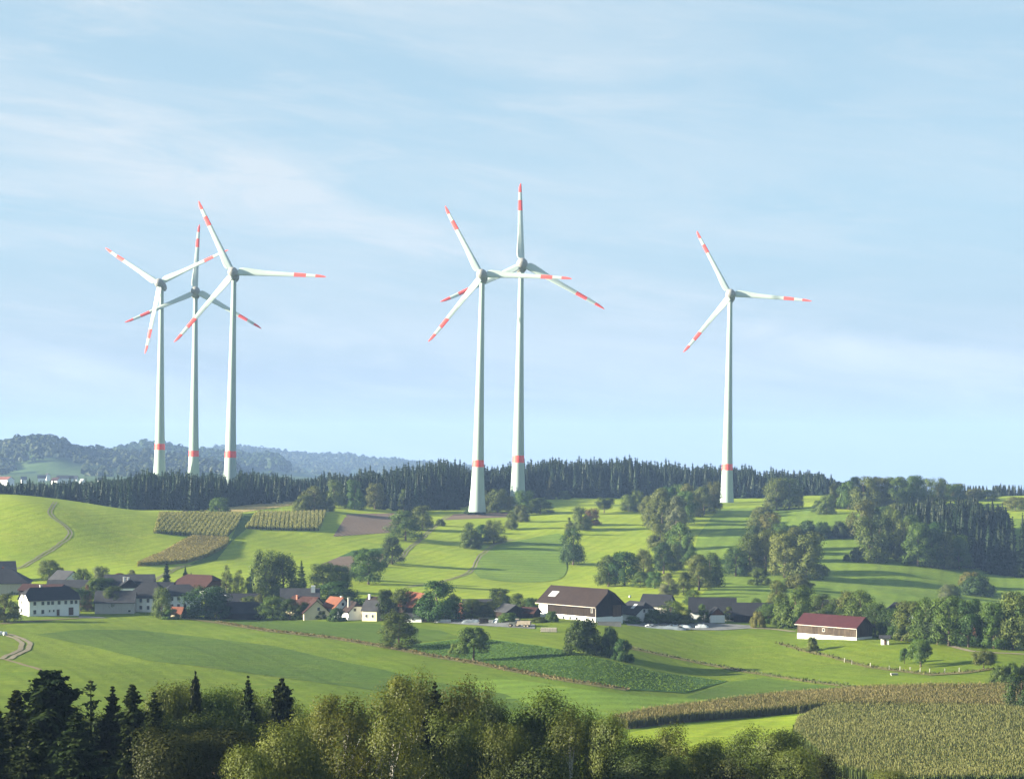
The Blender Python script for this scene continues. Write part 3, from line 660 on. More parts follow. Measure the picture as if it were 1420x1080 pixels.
def conifer(seed, tiers, per, sub, size, asp, taper=.85, droop=.22, ragged=.18, bare=.04, rounded=0.0, core=7, cw=.34):
    """tiers of branches, each a drooping spine that carries flat needle sprays to both sides"""
    r = np.random.default_rng(seed); Q = []
    for i in range(tiers):
        t = (i+r.uniform(-.35, .35))/tiers; z = bare+(1-bare)*min(max(t, 0), .995); rad = .5*(1-z)**taper*(1+r.normal(0, ragged))
        if rounded: rad = .5*min(1, (1-z)**.45*rounded)*(1+r.normal(0, ragged))
        rad = max(rad, .014); m = max(4, int(per*(.5+.5*(1-t))))
        ang = r.uniform(0, 6.28)+np.arange(m)*2*math.pi/m+r.normal(0, .3, m); rr = rad*r.uniform(.62, 1.15, m)
        ca, sa = np.cos(ang), np.sin(ang); side = np.stack([-sa, ca, 0*sa], -1); dr = droop*r.uniform(.6, 1.3, m)
        for s in range(sub):
            f = (s+.75+r.uniform(-.2, .2, m))/sub
            c = np.stack([ca*rr*f, sa*rr*f, z*asp-dr*rr*f+.55*dr*rr*f**3+r.normal(0, .004, m)], -1)
            out = unit(np.stack([ca, sa, -dr*.8+.9*dr*f**2], -1))
            ln = (rr*.50*(1.12-f)+size*.8)*r.uniform(.7, 1.25, m)
            for sg in (-1, 1):
                d = unit(out*.62+side*sg*.8+np.stack([0*sa, 0*sa, r.normal(-.22, .22, m)], -1))
                w = (size*r.uniform(.55, 1.0, m))[:, None]; nv = unit(np.cross(d, np.stack([r.normal(0, .45, m), r.normal(0, .45, m), np.ones(m)], -1)))
                L = ln[:, None]; drop = np.array([0, 0, 1])*L*.14
                Q.append(np.stack([c-d*L*.1, c+d*L*.5-nv*w, c+d*L-drop, c+d*L*.5+nv*w], 1))
        tip = np.stack([ca*rr, sa*rr, z*asp-dr*rr*.45], -1); o2 = np.stack([ca, sa, .1*np.ones(m)], -1); w = (size*.6*np.ones(m))[:, None]; L = (rr*.22+size*.5)[:, None]
        Q.append(np.stack([tip-o2*L, tip-side*w, tip+o2*L*.6, tip+side*w], 1))
        # twigs hanging under the spine
        c = np.stack([ca*rr*.55, sa*rr*.55, z*asp-dr*rr*.5], -1); L = (rr*.35+size)[:, None]; sp = np.stack([ca, sa, 0*sa], -1)
        Q.append(np.stack([c-sp*L*.8, c+np.array([0, 0, -.7])*L-sp*L*.2, c+np.array([0, 0, -.55])*L+sp*L*.4, c+sp*L*.8], 1))
    # the dense inner cone of old twigs
    for i in range(core):
        t0, t1 = i/core, (i+1.35)/core; m = 9
        for k in range(m):
            a0, a1 = 2*math.pi*k/m, 2*math.pi*(k+1)/m; j = r.uniform(.75, 1.2, 4)
            def rr_(t):
                zz = min(bare+(1-bare)*t, 1.0); return .5*cw*(min(1, (1-zz)**.45*rounded) if rounded else (1-zz)**taper)
            zt = min(bare+(1-bare)*t1, .985)
            Q.append(np.array([[(rr_(t0)*j[0]*math.cos(a0), rr_(t0)*j[0]*math.sin(a0), (bare+(1-bare)*t0)*asp), (rr_(t0)*j[1]*math.cos(a1), rr_(t0)*j[1]*math.sin(a1), (bare+(1-bare)*t0)*asp), (rr_(t1)*j[2]*.8*math.cos(a1), rr_(t1)*j[2]*.8*math.sin(a1), zt*asp), (rr_(t1)*j[3]*.8*math.cos(a0), rr_(t1)*j[3]*.8*math.sin(a0), zt*asp)]]))
    Q = np.concatenate(Q); Q[:, :, 2] /= asp
    return Q
PROTO = {}
def proto(kind, Q, trunk, leafmat, lods=True):
    PROTO.setdefault(kind, []).append((quads_mesh(kind+'_crown', Q, [leafmat]), trunk))
def make_protos():
    sp = [('leafy', 'round', 1.25, .03, 26), ('leafy', 'oval', 1.35, .02, 30), ('leafy', 'dome', 1.1, .0, 26), ('leafy', 'oval', 1.2, .03, 32), ('leafy', 'dome', 1.3, .02, 34),
          ('slim', 'column', 2.2, .02, 24), ('slim', 'cone', 2.0, .02, 26), ('shrub', 'dome', .8, .0, 16), ('shrub', 'dome', .7, .0, 20), ('fruit', 'round', 1.0, .28, 16), ('fruit', 'dome', .95, .25, 14)]
    for i, (kind, shape, asp, base, lb) in enumerate(sp):
        Q, L = broadleaf(100+i, 9500, .0215, shape, lb+12, base, asp, loose=.12)
        proto(kind, Q, trunk_mesh(L, base, M['bark'], .030 if asp < 2 else .022, i), M['leaf_green'])
    for i in range(3):
        Q = conifer(200+i, 34, 10, 4, .028, 2.2, .8, droop=.35, ragged=.2, core=5, cw=.42); mb = MB(); mb.tube([(0, 0, -.03), (0, 0, .5), (0, 0, .97)], [.03, .018, .004], 6)
        proto('conifer', Q, mb.mesh('trunk', [M['bark']]), M['needle'])
    # near trees: far more and smaller leaves
    nb = [('near_birch', 'oval', 1.5, .05, 40, .10), ('near_birch', 'oval', 1.35, .05, 46, .12), ('near_birch', 'dome', 1.4, .04, 46, .08), ('near_leafy', 'oval', 1.3, .06, 38, .0), ('near_leafy', 'round', 1.2, .06, 44, .0), ('near_leafy', 'dome', 1.25, .06, 44, .0)]
    for i, (kind, shape, asp, base, lb, dr) in enumerate(nb):
        Q, L = broadleaf(300+i, 34000, .0112, shape, lb, base, asp, droop=dr, loose=.30, fill=.3)
        proto(kind, Q, trunk_mesh(L, base, M['birch_bark'] if 'birch' in kind else M['bark'], .016, 40+i, 16, asp), M['birch_leaf'])
    for i in range(3):
        Q = conifer(400+i, 60, 13, 6, .020, 1.9, .74, droop=.42, ragged=.24, core=8, cw=.36); mb = MB(); mb.tube([(0, 0, -.03), (0, 0, .5), (0, 0, .985)], [.022, .013, .003], 7)
        proto('near_conifer', Q, mb.mesh('trunk', [M['bark']]), M['needle_near'])
    for i in range(2):
        Q = conifer(420+i, 60, 14, 6, .022, 1.5, .8, droop=.25, ragged=.28, rounded=1.2, core=8, cw=.4); mb = MB(); mb.tube([(0, 0, -.03), (0, 0, .5), (0, 0, .96)], [.022, .013, .004], 7)
        proto('near_round_conifer', Q, mb.mesh('trunk', [M['bark']]), M['needle_near'])
    Q = conifer(430, 34, 8, 5, .022, 2.2, .7, droop=-.55, ragged=.35, core=6, cw=.12); mb = MB(); mb.tube([(0, 0, -.03), (0, 0, .5), (0, 0, .985)], [.022, .013, .003], 7)
    proto('near_sparse_conifer', Q, mb.mesh('trunk', [M['bark']]), M['needle_near'])
make_protos()
NAME = {'leafy': 'leafy_tree', 'slim': 'leafy_tree', 'shrub': 'bush', 'fruit': 'fruit_tree', 'conifer': 'spruce_tree', 'near_birch': 'birch_tree', 'near_leafy': 'leafy_tree', 'near_conifer': 'spruce_tree', 'near_round_conifer': 'spruce_tree', 'near_sparse_conifer': 'spruce_tree'}
CAT = {'leafy_tree': 'tree', 'fruit_tree': 'tree', 'birch_tree': 'tree', 'spruce_tree': 'spruce', 'bush': 'bush'}
_cnt = [0]
def plant(kind, px, py, w, h, mat, label, group=None, D=None, top=None):
    """(px, py) foot of the tree on the ground, w and h its size, all in photograph pixels, turned into metres at its distance"""
    _cnt[0] += 1; r = np.random.default_rng(1000+_cnt[0])
    if D is None: x, D, z = at(px, py)
    else: x, D, z = at_d(px, D)
    m = D/F; H = h*m if top is None else -(top-CY)*m-z; W = w*m
    ps = PROTO[kind]; cr, tr = ps[int(r.integers(len(ps)))]
    nm = NAME[kind]; root = empty(nm, (x, D, z-.15), r.uniform(0, 6.28))
    near = kind.startswith('near'); wm = W*(1.0 if near else (1.42 if kind == 'leafy' else 1.22)); H = H if near else H*1.08
    if kind == 'near_conifer': wm = W*1.75
    elif kind == 'near_round_conifer': wm = W*1.12
    elif near: wm = W*1.5
    if group is None and nm == 'bush': group = 'bushes on the hillside and in the village'
    tag(root, label, CAT[nm], group or 'trees on the hillside and in the village')
    k = r.uniform(.93, 1.07)
    c = link(bpy.data.objects.new('crown', cr), root); c.scale = (wm*k, wm/k, H+.15)
    if mat:
        c.material_slots[0].link = 'OBJECT'; c.material_slots[0].material = M[mat]
    if nm != 'bush':
        t = link(bpy.data.objects.new('trunk', tr), root); t.scale = (min(wm, H), min(wm, H), H+.15)
    return root
G, O, Y, DK, GR, RU, N = 'leaf_green', 'leaf_olive', 'leaf_gold', 'leaf_dark', 'leaf_grey', 'leaf_rust', 'needle'
# kind, foot x, foot y, width, height, foliage, label
TREES = [
('leafy',305,711,26,20,G,'round green tree alone on the tan field at the hill crest'),
('conifer',257,712,11,14,N,'small dark conifer left of the lone crest tree'),
('shrub',281,712,9,5,O,'tiny bush between the conifer and round tree on the crest'),
('leafy',435,708,26,32,O,'tallest olive tree at the left end of the centre spruce wood'),
('leafy',420,709,22,22,O,'low yellowish tree at the outer left corner of the centre wood'),
('leafy',450,708,22,24,G,'green tree tucked against the spruces at the left end of the centre wood'),
('slim',560,709,18,29,O,'slim pale tree standing in front of the centre spruce wood'),
('leafy',562,749,38,38,G,'broad bushy tree at the right corner of the ploughed field'),
('leafy',586,735,24,32,O,'tall narrow tree behind the broad one by the ploughed field'),
('shrub',610,729,11,9,G,'small bush beside the two rut track near the ploughed strip'),
('leafy',544,782,26,35,DK,'dark tree beside the track, right of the small ploughed field'),
('leafy',498,804,24,38,DK,'dark tree behind the tall one below the small ploughed field'),
('leafy',511,810,32,46,G,'tall tree at the lower corner of the small ploughed field'),
('shrub',532,786,9,8,O,'yellowish bush at the end of the small ploughed field'),
('leafy',653,760,22,33,G,'leftmost tree of the clump above the curving meadow track'),
('leafy',668,754,18,25,DK,'middle dark tree of the clump above the curving meadow track'),
('leafy',685,753,26,30,O,'rightmost olive tree of the clump above the curving meadow track'),
('shrub',657,713,25,10,DK,'low dark bush at the foot of the middle left turbine'),
('leafy',671,710,19,28,O,'left tree of the pair between the two middle turbine bases'),
('leafy',690,711,25,31,O,'right tree of the pair between the two middle turbine bases'),
('leafy',706,709,13,20,O,'narrow tree left of the taller middle turbine base'),
('leafy',727,711,28,29,G,'bushy tree hiding the right foot of the taller middle turbine'),
('leafy',749,712,28,20,G,'low spreading tree right of the taller middle turbine'),
('leafy',722,723,18,22,O,'tree below the taller middle turbine, upper one of two'),
('leafy',709,734,14,22,G,'tree below the taller middle turbine, lower one of two'),
('conifer',763,692,17,30,GR,'lone grey green conifer in front of the spruce wood right of the middle turbines'),
('shrub',782,692,15,11,O,'bush beside the lone grey conifer'),
('leafy',805,734,22,30,O,'left tree of the reddish pair on the bright middle meadow'),
('leafy',820,728,20,22,RU,'rust tinted tree of the pair on the bright middle meadow'),
('fruit',838,711,22,20,G,'small round topped tree alone on the meadow crest'),
('leafy',872,709,20,22,O,'left tree of the two at the crest left of the big hedgerow'),
('leafy',884,709,18,27,O,'right taller tree of the two at the crest left of the big hedgerow'),
('slim',789,741,13,22,G,'thin tree above the dark one at the tip of the green mown field'),
('leafy',794,783,26,47,DK,'tall dark tree standing at the right edge of the green mown field'),
('leafy',899,724,18,34,O,'outermost left tree of the big hedgerow below the right turbine'),
('leafy',918,737,30,56,O,'tall olive tree in the left front of the big hedgerow'),
('leafy',938,741,26,50,GR,'greyish feathery tree in the middle of the big hedgerow'),
('leafy',938,710,32,36,G,'crown showing behind the grey tree in the big hedgerow'),
('leafy',958,716,26,42,O,'green tree at the centre top of the big hedgerow'),
('leafy',976,713,26,36,G,'tree left of the rearmost one in the big hedgerow'),
('leafy',990,708,20,38,O,'rearmost tree of the hedgerow beside the right turbine tower'),
('leafy',915,762,24,34,O,'yellowish tree where the hedgerow bends down the slope'),
('leafy',942,782,30,53,G,'tall tree midway down the hedgerow below the right turbine'),
('leafy',920,795,28,40,DK,'dark tree at the lower left of the hedgerow'),
('leafy',955,783,20,40,G,'slim tree on the right flank of the hedgerow'),
('leafy',936,778,18,24,O,'small olive bush tree filling the lower hedgerow'),
('leafy',866,812,36,44,DK,'big dark tree in the middle of the clump above the timber barn'),
('leafy',843,813,28,40,G,'leftmost tree of the clump above the timber barn'),
('leafy',892,802,22,38,O,'slender olive tree at the back of the clump above the timber barn'),
('leafy',888,814,24,20,G,'low tree in the right front of the clump above the timber barn'),
('leafy',908,816,18,22,G,'lowest right tree of the clump above the timber barn'),
('leafy',927,828,21,31,GR,'grey green oval tree alone below the hedgerow'),
('leafy',948,825,19,30,G,'oval tree between the grey one and the broad pair below the hedgerow'),
('leafy',969,818,32,46,O,'sunlit left tree of the broad pair on the lower slope'),
('leafy',985,814,28,44,DK,'dark right tree of the broad pair on the lower slope'),
('leafy',961,839,22,20,G,'small round tree just above the dark long roofs'),
('leafy',1048,847,15,17,G,'little tree above the right end of the dark long roofs'),
('leafy',1077,708,28,43,O,'left tree of the pair on the crest right of the right turbine'),
('leafy',1094,706,28,40,G,'right tree of the pair on the crest right of the right turbine'),
('slim',1108,706,12,30,O,'thin tree at the right of the crest pair near the right turbine'),
('shrub',1057,717,28,14,O,'low hedge bush leading down from the crest pair'),
('leafy',1050,752,24,38,O,'upper left tree of the large copse on the right slope'),
('leafy',1067,752,30,38,Y,'golden crown at the top of the large copse on the right slope'),
('leafy',1083,764,24,36,G,'green tree in the upper right of the large copse'),
('leafy',1040,796,30,52,G,'left front tree of the large copse on the right slope'),
('leafy',1020,799,26,38,DK,'outermost left tree of the large copse on the right slope'),
('leafy',1062,793,30,54,O,'tree in the centre of the large copse on the right slope'),
('leafy',1088,801,34,58,Y,'golden tall tree in the right half of the large copse'),
('leafy',1118,802,46,60,O,'broad brownish tree at the right end of the large copse'),
('shrub',1053,811,28,22,G,'bush at the lower left foot of the large copse'),
('shrub',1108,817,36,20,O,'olive bush at the right foot of the large copse'),
('leafy',1078,843,24,36,O,'loose reddish tree above the broad tree by the red roofed barn'),
('leafy',1105,870,42,54,G,'broad sunlit tree left of the red roofed barn'),
('leafy',1085,868,24,40,G,'narrower tree on the left of the broad one by the red roofed barn'),
('shrub',1052,870,19,21,Y,'small golden bush in front of the dark long roofs'),
('leafy',1163,862,32,30,G,'leftmost tree rising behind the red roofed barn'),
('leafy',1192,872,38,50,G,'biggest tree rising behind the red roofed barn'),
('leafy',1214,882,28,44,DK,'dark tree at the right end of the red roofed barn'),
('shrub',1100,742,24,13,DK,'leftmost dark shrub of the hedge on the upper right meadow'),
('shrub',1121,745,28,22,DK,'second dark shrub from the left in the upper right hedge'),
('shrub',1142,746,26,21,DK,'third dark shrub from the left in the upper right hedge'),
('shrub',1163,746,22,22,DK,'rightmost dark shrub of the upper right hedge'),
('leafy',1146,713,20,26,O,'outer left tree of the crest wood at the upper right'),
('leafy',1134,711,14,16,G,'small tree at the left foot of the crest wood'),
('leafy',1162,705,20,32,O,'second tree from the left of the crest wood'),
('leafy',1176,706,24,36,G,'third tree from the left of the crest wood'),
('leafy',1198,706,36,42,O,'broad golden green crown in the left half of the crest wood'),
('leafy',1222,704,34,40,O,'broad crown in the middle of the crest wood'),
('leafy',1244,704,30,40,G,'green crown right of the middle of the crest wood'),
('leafy',1268,702,26,40,G,'tallest dark crown in the right half of the crest wood'),
('leafy',1284,700,20,34,O,'narrow crown between the tall ones of the crest wood'),
('leafy',1301,698,24,33,G,'wide dark crown in the right half of the crest wood'),
('leafy',1315,692,12,20,O,'thin crown near the right end of the crest wood'),
('leafy',1330,694,18,22,O,'pale crown at the right end of the crest wood'),
('leafy',1408,708,24,18,Y,'pale golden tree at the right edge behind the spruce block'),
('leafy',1196,745,36,48,O,'sunlit tree leading the copse left of the spruce block'),
('leafy',1213,742,16,36,DK,'dark slim tree behind the sunlit one left of the spruce block'),
('leafy',1206,779,38,58,G,'big tree at the left end of the lower right copse'),
('leafy',1238,764,30,54,O,'tree in the upper middle of the lower right copse'),
('leafy',1254,777,26,52,O,'golden topped tree in the centre of the lower right copse'),
('leafy',1273,785,34,56,G,'tallest tree of the lower right copse'),
('leafy',1292,787,28,50,DK,'dark tree right of the tallest in the lower right copse'),
('leafy',1310,788,26,48,O,'brownish tree near the right end of the lower right copse'),
('leafy',1330,789,28,44,G,'rightmost tree of the lower right copse'),
('shrub',1174,778,9,9,G,'round little bush left of the lower right copse'),
('leafy',1187,779,9,12,DK,'tiny dark tree at the left foot of the lower right copse'),
('shrub',1345,813,30,19,Y,'golden bush on the shaded right slope, upper one'),
('shrub',1354,826,42,26,DK,'dark wide bush on the shaded right slope'),
('shrub',1317,827,28,16,O,'olive bush at the lower end of the hedge on the shaded right slope'),
('leafy',1312,834,16,22,GR,'grey tree below the hedge on the shaded right slope'),
('leafy',1233,885,26,40,DK,'leftmost dark tree of the row right of the red roofed barn'),
('leafy',1262,889,36,52,O,'olive tree in the left part of the row right of the red roofed barn'),
('leafy',1283,891,32,58,G,'tall tree behind the apple tree in the lower right row'),
('leafy',1316,895,42,64,G,'big sunlit tree in the middle of the lower right row'),
('leafy',1343,897,34,62,DK,'dark tree right of the middle in the lower right row'),
('leafy',1378,899,34,60,G,'second tree from the right edge in the lower right row'),
('leafy',1406,900,40,74,O,'tallest tree of the lower right row at the picture edge'),
('leafy',1362,896,20,34,DK,'small dark tree in the gap of the lower right row'),
('fruit',1277,924,36,36,G,'apple tree on the pasture right of the red roofed barn'),
('fruit',1254,920,13,20,G,'slim young fruit tree beside the apple tree on the pasture'),
('fruit',1364,928,30,26,O,'rounded fruit tree on the pasture near the right edge'),
('shrub',1386,952,26,28,G,'left bush of the hedge at the right edge above the corn'),
('shrub',1404,952,26,31,G,'middle bush of the hedge at the right edge above the corn'),
('shrub',1422,952,24,32,O,'right bush of the hedge cut by the picture edge'),
('leafy',1416,992,42,52,DK,'dark bushy tree at the right edge beside the corn strip'),
('shrub',1125,902,18,18,O,'lone scruffy bush in front of the red roofed barn'),
# village, left to right
('leafy',68,806,24,28,O,'loose tree left of the small grey roofed house'),
('leafy',84,805,12,18,GR,'thin tree right behind the small grey roofed house'),
('leafy',115,818,20,28,G,'left tree of the pair behind the white two storey house'),
('leafy',142,815,24,28,GR,'right feathery tree of the pair behind the white two storey house'),
('leafy',133,829,28,26,G,'green tree below the feathery pair in the left of the village'),
('shrub',97,830,30,15,O,'wide bush behind the roof of the white two storey house'),
('slim',121,847,15,34,RU,'slim reddish tree right of the white two storey house'),
('leafy',158,849,25,34,G,'tree hiding the left wing of the hipped farmhouse'),
('leafy',224,857,23,40,O,'tree with a clear trunk in front of the hipped farmhouse'),
('leafy',182,807,11,16,GR,'tiny tree sticking up behind the slate roofs'),
('shrub',166,804,19,9,RU,'reddish bush behind the slate roofs'),
('conifer',256,857,8,22,N,'little dark cypress by the small red tiled roof'),
('shrub',238,858,22,13,G,'hedge bush in front of the small red tiled roof'),
('leafy',286,857,48,42,DK,'big round dark tree in the village, left of the long dark barn roof'),
('leafy',7,862,32,36,O,'scruffy tree at the left edge beside the white two storey house'),
('shrub',20,824,13,14,O,'bush before the large dark roof at the left edge'),
('conifer',231,816,15,36,N,'tall dark spruce behind the slate roofs'),
('conifer',257,808,11,22,N,'smaller spruce left of the red brown roofed house'),
('conifer',265,808,8,14,N,'shortest spruce left of the red brown roofed house'),
('slim',314,833,17,46,O,'pale slim tree right of the red brown roofed house'),
('slim',331,833,19,40,Y,'golden slim tree right of the red brown roofed house'),
('conifer',349,830,17,40,N,'dark conifer left of the tallest village trees'),
('leafy',368,831,36,64,O,'tallest tree of the village, in the middle of its tree belt'),
('leafy',392,831,34,60,G,'tall dark sided tree right of the tallest village tree'),
('slim',344,833,16,30,G,'small tree at the foot of the conifer in the village belt'),
('conifer',418,823,20,44,G,'pointed tree standing apart right of the tallest village trees'),
('leafy',448,821,34,38,O,'spreading tree below the small ploughed field'),
('leafy',470,820,26,34,G,'tree at the right end of the belt below the small ploughed field'),
('leafy',470,840,50,32,DK,'low domed dark tree behind the orange roofed house'),
('leafy',378,859,34,30,G,'rounded tree at the right end of the long dark barn roof'),
('leafy',402,859,28,27,DK,'dark tree left of the yellow gabled house'),
('leafy',360,852,15,26,O,'narrow tree in front of the long dark barn roof'),
('shrub',446,858,15,12,G,'bush before the yellow gabled house'),
('shrub',467,861,22,17,DK,'dark bush before the orange roofed house'),
('leafy',535,860,24,40,DK,'dark tree beside the cream house'),
('leafy',558,858,30,40,G,'tree left of the red tiled roof in the village centre'),
('leafy',607,862,48,53,DK,'very large dark round tree in the village centre'),
('leafy',553,899,42,46,G,'tree with a leaning pale trunk on the slanting bank'),
('fruit',656,917,42,44,G,'dark spreading tree lower down on the slanting bank'),
('shrub',630,907,15,14,O,'bush left of the spreading tree on the slanting bank'),
('leafy',693,838,28,21,DK,'round tree behind the grey sheds in the village centre'),
('leafy',655,856,26,24,O,'loose tree in front of the long grey shed'),
('leafy',684,855,22,21,Y,'golden tree in front of the grey sheds'),
('leafy',722,846,27,22,G,'tree close to the left end of the timber barn'),
('shrub',808,907,46,46,DK,'large dark round dome of a bush in the lower meadow'),
('shrub',845,910,26,38,DK,'upright dark bush right of the large round one in the lower meadow'),
('shrub',863,916,26,28,DK,'lowest dark bush of the group in the lower meadow'),
('shrub',765,862,16,14,G,'bush against the white base of the timber barn'),
('shrub',747,862,26,6,G,'low shrubs at the left corner of the timber barn'),
('leafy',930,863,36,28,G,'large bush right of the white house by the timber barn'),
('shrub',906,864,24,18,G,'bush close to the right of the white house by the timber barn'),
('shrub',952,864,28,18,Y,'golden bush left of the dark long roofs'),
('leafy',976,862,15,23,G,'small tree in front of the dark long roofs'),
('shrub',876,864,25,9,G,'low bush before the white gable by the timber barn'),
]
TREES += [
('leafy',464,704,20,36,O,'pale broadleaf tree at the front of the ridge wood above the striped corn'),
('leafy',492,706,22,38,G,'green broadleaf tree at the front of the ridge wood above the ploughed field'),
('leafy',520,706,20,34,O,'olive broadleaf tree at the front of the ridge wood left of the slim pale tree'),
('leafy',588,702,22,40,DK,'dark broadleaf tree at the ridge wood edge right of the slim pale tree'),
('leafy',617,700,20,36,G,'broadleaf tree at the ridge wood edge left of the middle turbines'),
('leafy',830,690,16,20,DK,'dark round tree at the foot of the ridge wood above the bright middle meadow'),
('leafy',112,847,22,28,DK,'dark tree close behind the right end of the white two storey house'),
('leafy',148,827,30,24,DK,'spreading dark tree left of the slate roofs'),
('leafy',138,846,18,22,G,'green tree left of the grey plastered wing'),
('leafy',100,836,24,20,O,'olive tree behind the ridge of the white two storey house'),
('leafy',300,858,26,30,DK,'dark tree attached to the right of the big round village tree'),
('leafy',346,850,20,22,G,'green tree standing between the two long dark roofs'),
('leafy',418,858,22,22,G,'green tree left of the yellow gable, close to the meadow'),
('leafy',505,858,18,20,DK,'dark tree between the white gabled and the cream house'),
('leafy',590,858,26,34,DK,'dark tree squeezed between red tiled roof and very large round tree'),
('leafy',628,856,24,30,DK,'tree right behind the very large round village tree'),
('leafy',670,856,22,20,O,'olive tree before the middle of the long grey shed'),
('shrub',705,862,26,12,G,'bush before the dark gabled shed in the village centre'),
('leafy',740,850,22,20,DK,'dark tree at the back left corner of the timber barn'),
('leafy',1010,860,20,18,G,'tree in front of the middle of the dark long roofs'),
('leafy',1066,864,24,26,G,'tree at the right end of the dark long roofs'),
('leafy',1140,856,30,30,G,'tree between the broad sunlit one and the red roofed barn'),
('leafy',1178,862,30,40,O,'olive tree behind the middle of the red roofed barn'),
('leafy',1250,888,30,44,DK,'dark tree between the first two of the row right of the red roofed barn'),
('leafy',1300,893,32,54,DK,'dark tree filling the row left of its big sunlit one'),
('leafy',1392,899,28,58,DK,'dark tree between the two right hand trees of the lower right row'),
('leafy',1333,880,30,44,O,'olive crown showing above the middle of the lower right row'),
('leafy',1222,772,30,54,DK,'dark tree packed between the first two of the lower right copse'),
('leafy',1263,772,30,54,G,'green tree packed behind the tallest of the lower right copse'),
('leafy',1300,778,30,50,DK,'dark tree packed behind the brownish one of the lower right copse'),
('leafy',1246,730,30,30,O,'olive tree between the sunlit leader and the spruce block'),
('leafy',1225,738,26,34,G,'green tree right of the dark slim one left of the spruce block'),
('leafy',1075,780,30,44,G,'green tree packed in the middle of the large copse'),
('leafy',1103,778,30,44,O,'olive tree packed behind the brownish end of the large copse'),
('leafy',1048,772,28,40,DK,'dark tree packed in the left of the large copse'),
('leafy',1186,704,28,40,DK,'dark crown packed in the left half of the crest wood'),
('leafy',1212,703,28,36,O,'olive crown packed in the middle of the crest wood'),
('leafy',1256,701,26,32,DK,'dark low crown packed in the right half of the crest wood'),
('leafy',1322,694,26,22,G,'green crown packed at the right end of the crest wood'),
('leafy',1350,692,24,14,O,'low olive crown right of the crest wood on the skyline'),
('leafy',1370,694,24,14,G,'low green crown on the skyline behind the spruce block'),
('leafy',928,722,28,44,DK,'dark tree packed in the upper left of the big hedgerow'),
('leafy',950,728,24,44,G,'green tree packed in the middle of the big hedgerow'),
('leafy',906,735,22,40,O,'olive tree at the outer left flank of the big hedgerow'),
('leafy',932,790,24,34,G,'green tree packed low in the hedgerow below the right turbine'),
]
for t in TREES: plant(*t)
# shaded spruces at the far right, their feet on the slope
for px, py, w_, h_, mt, lb in [(1379,796,18,50,'needle','left outermost spruce of the dark stand at the right edge'),(1391,797,20,66,'needle','second spruce from the left of the stand at the right edge'),(1404,798,22,78,'needle','tallest spruce of the dark stand at the right edge'),(1418,800,24,84,'needle','spruce cut by the picture edge in the dark stand'),(1434,800,24,80,'needle','spruce mostly outside the picture at the right')]:
    if px < 1430: plant('conifer', px, py, w_, h_, mt, lb)

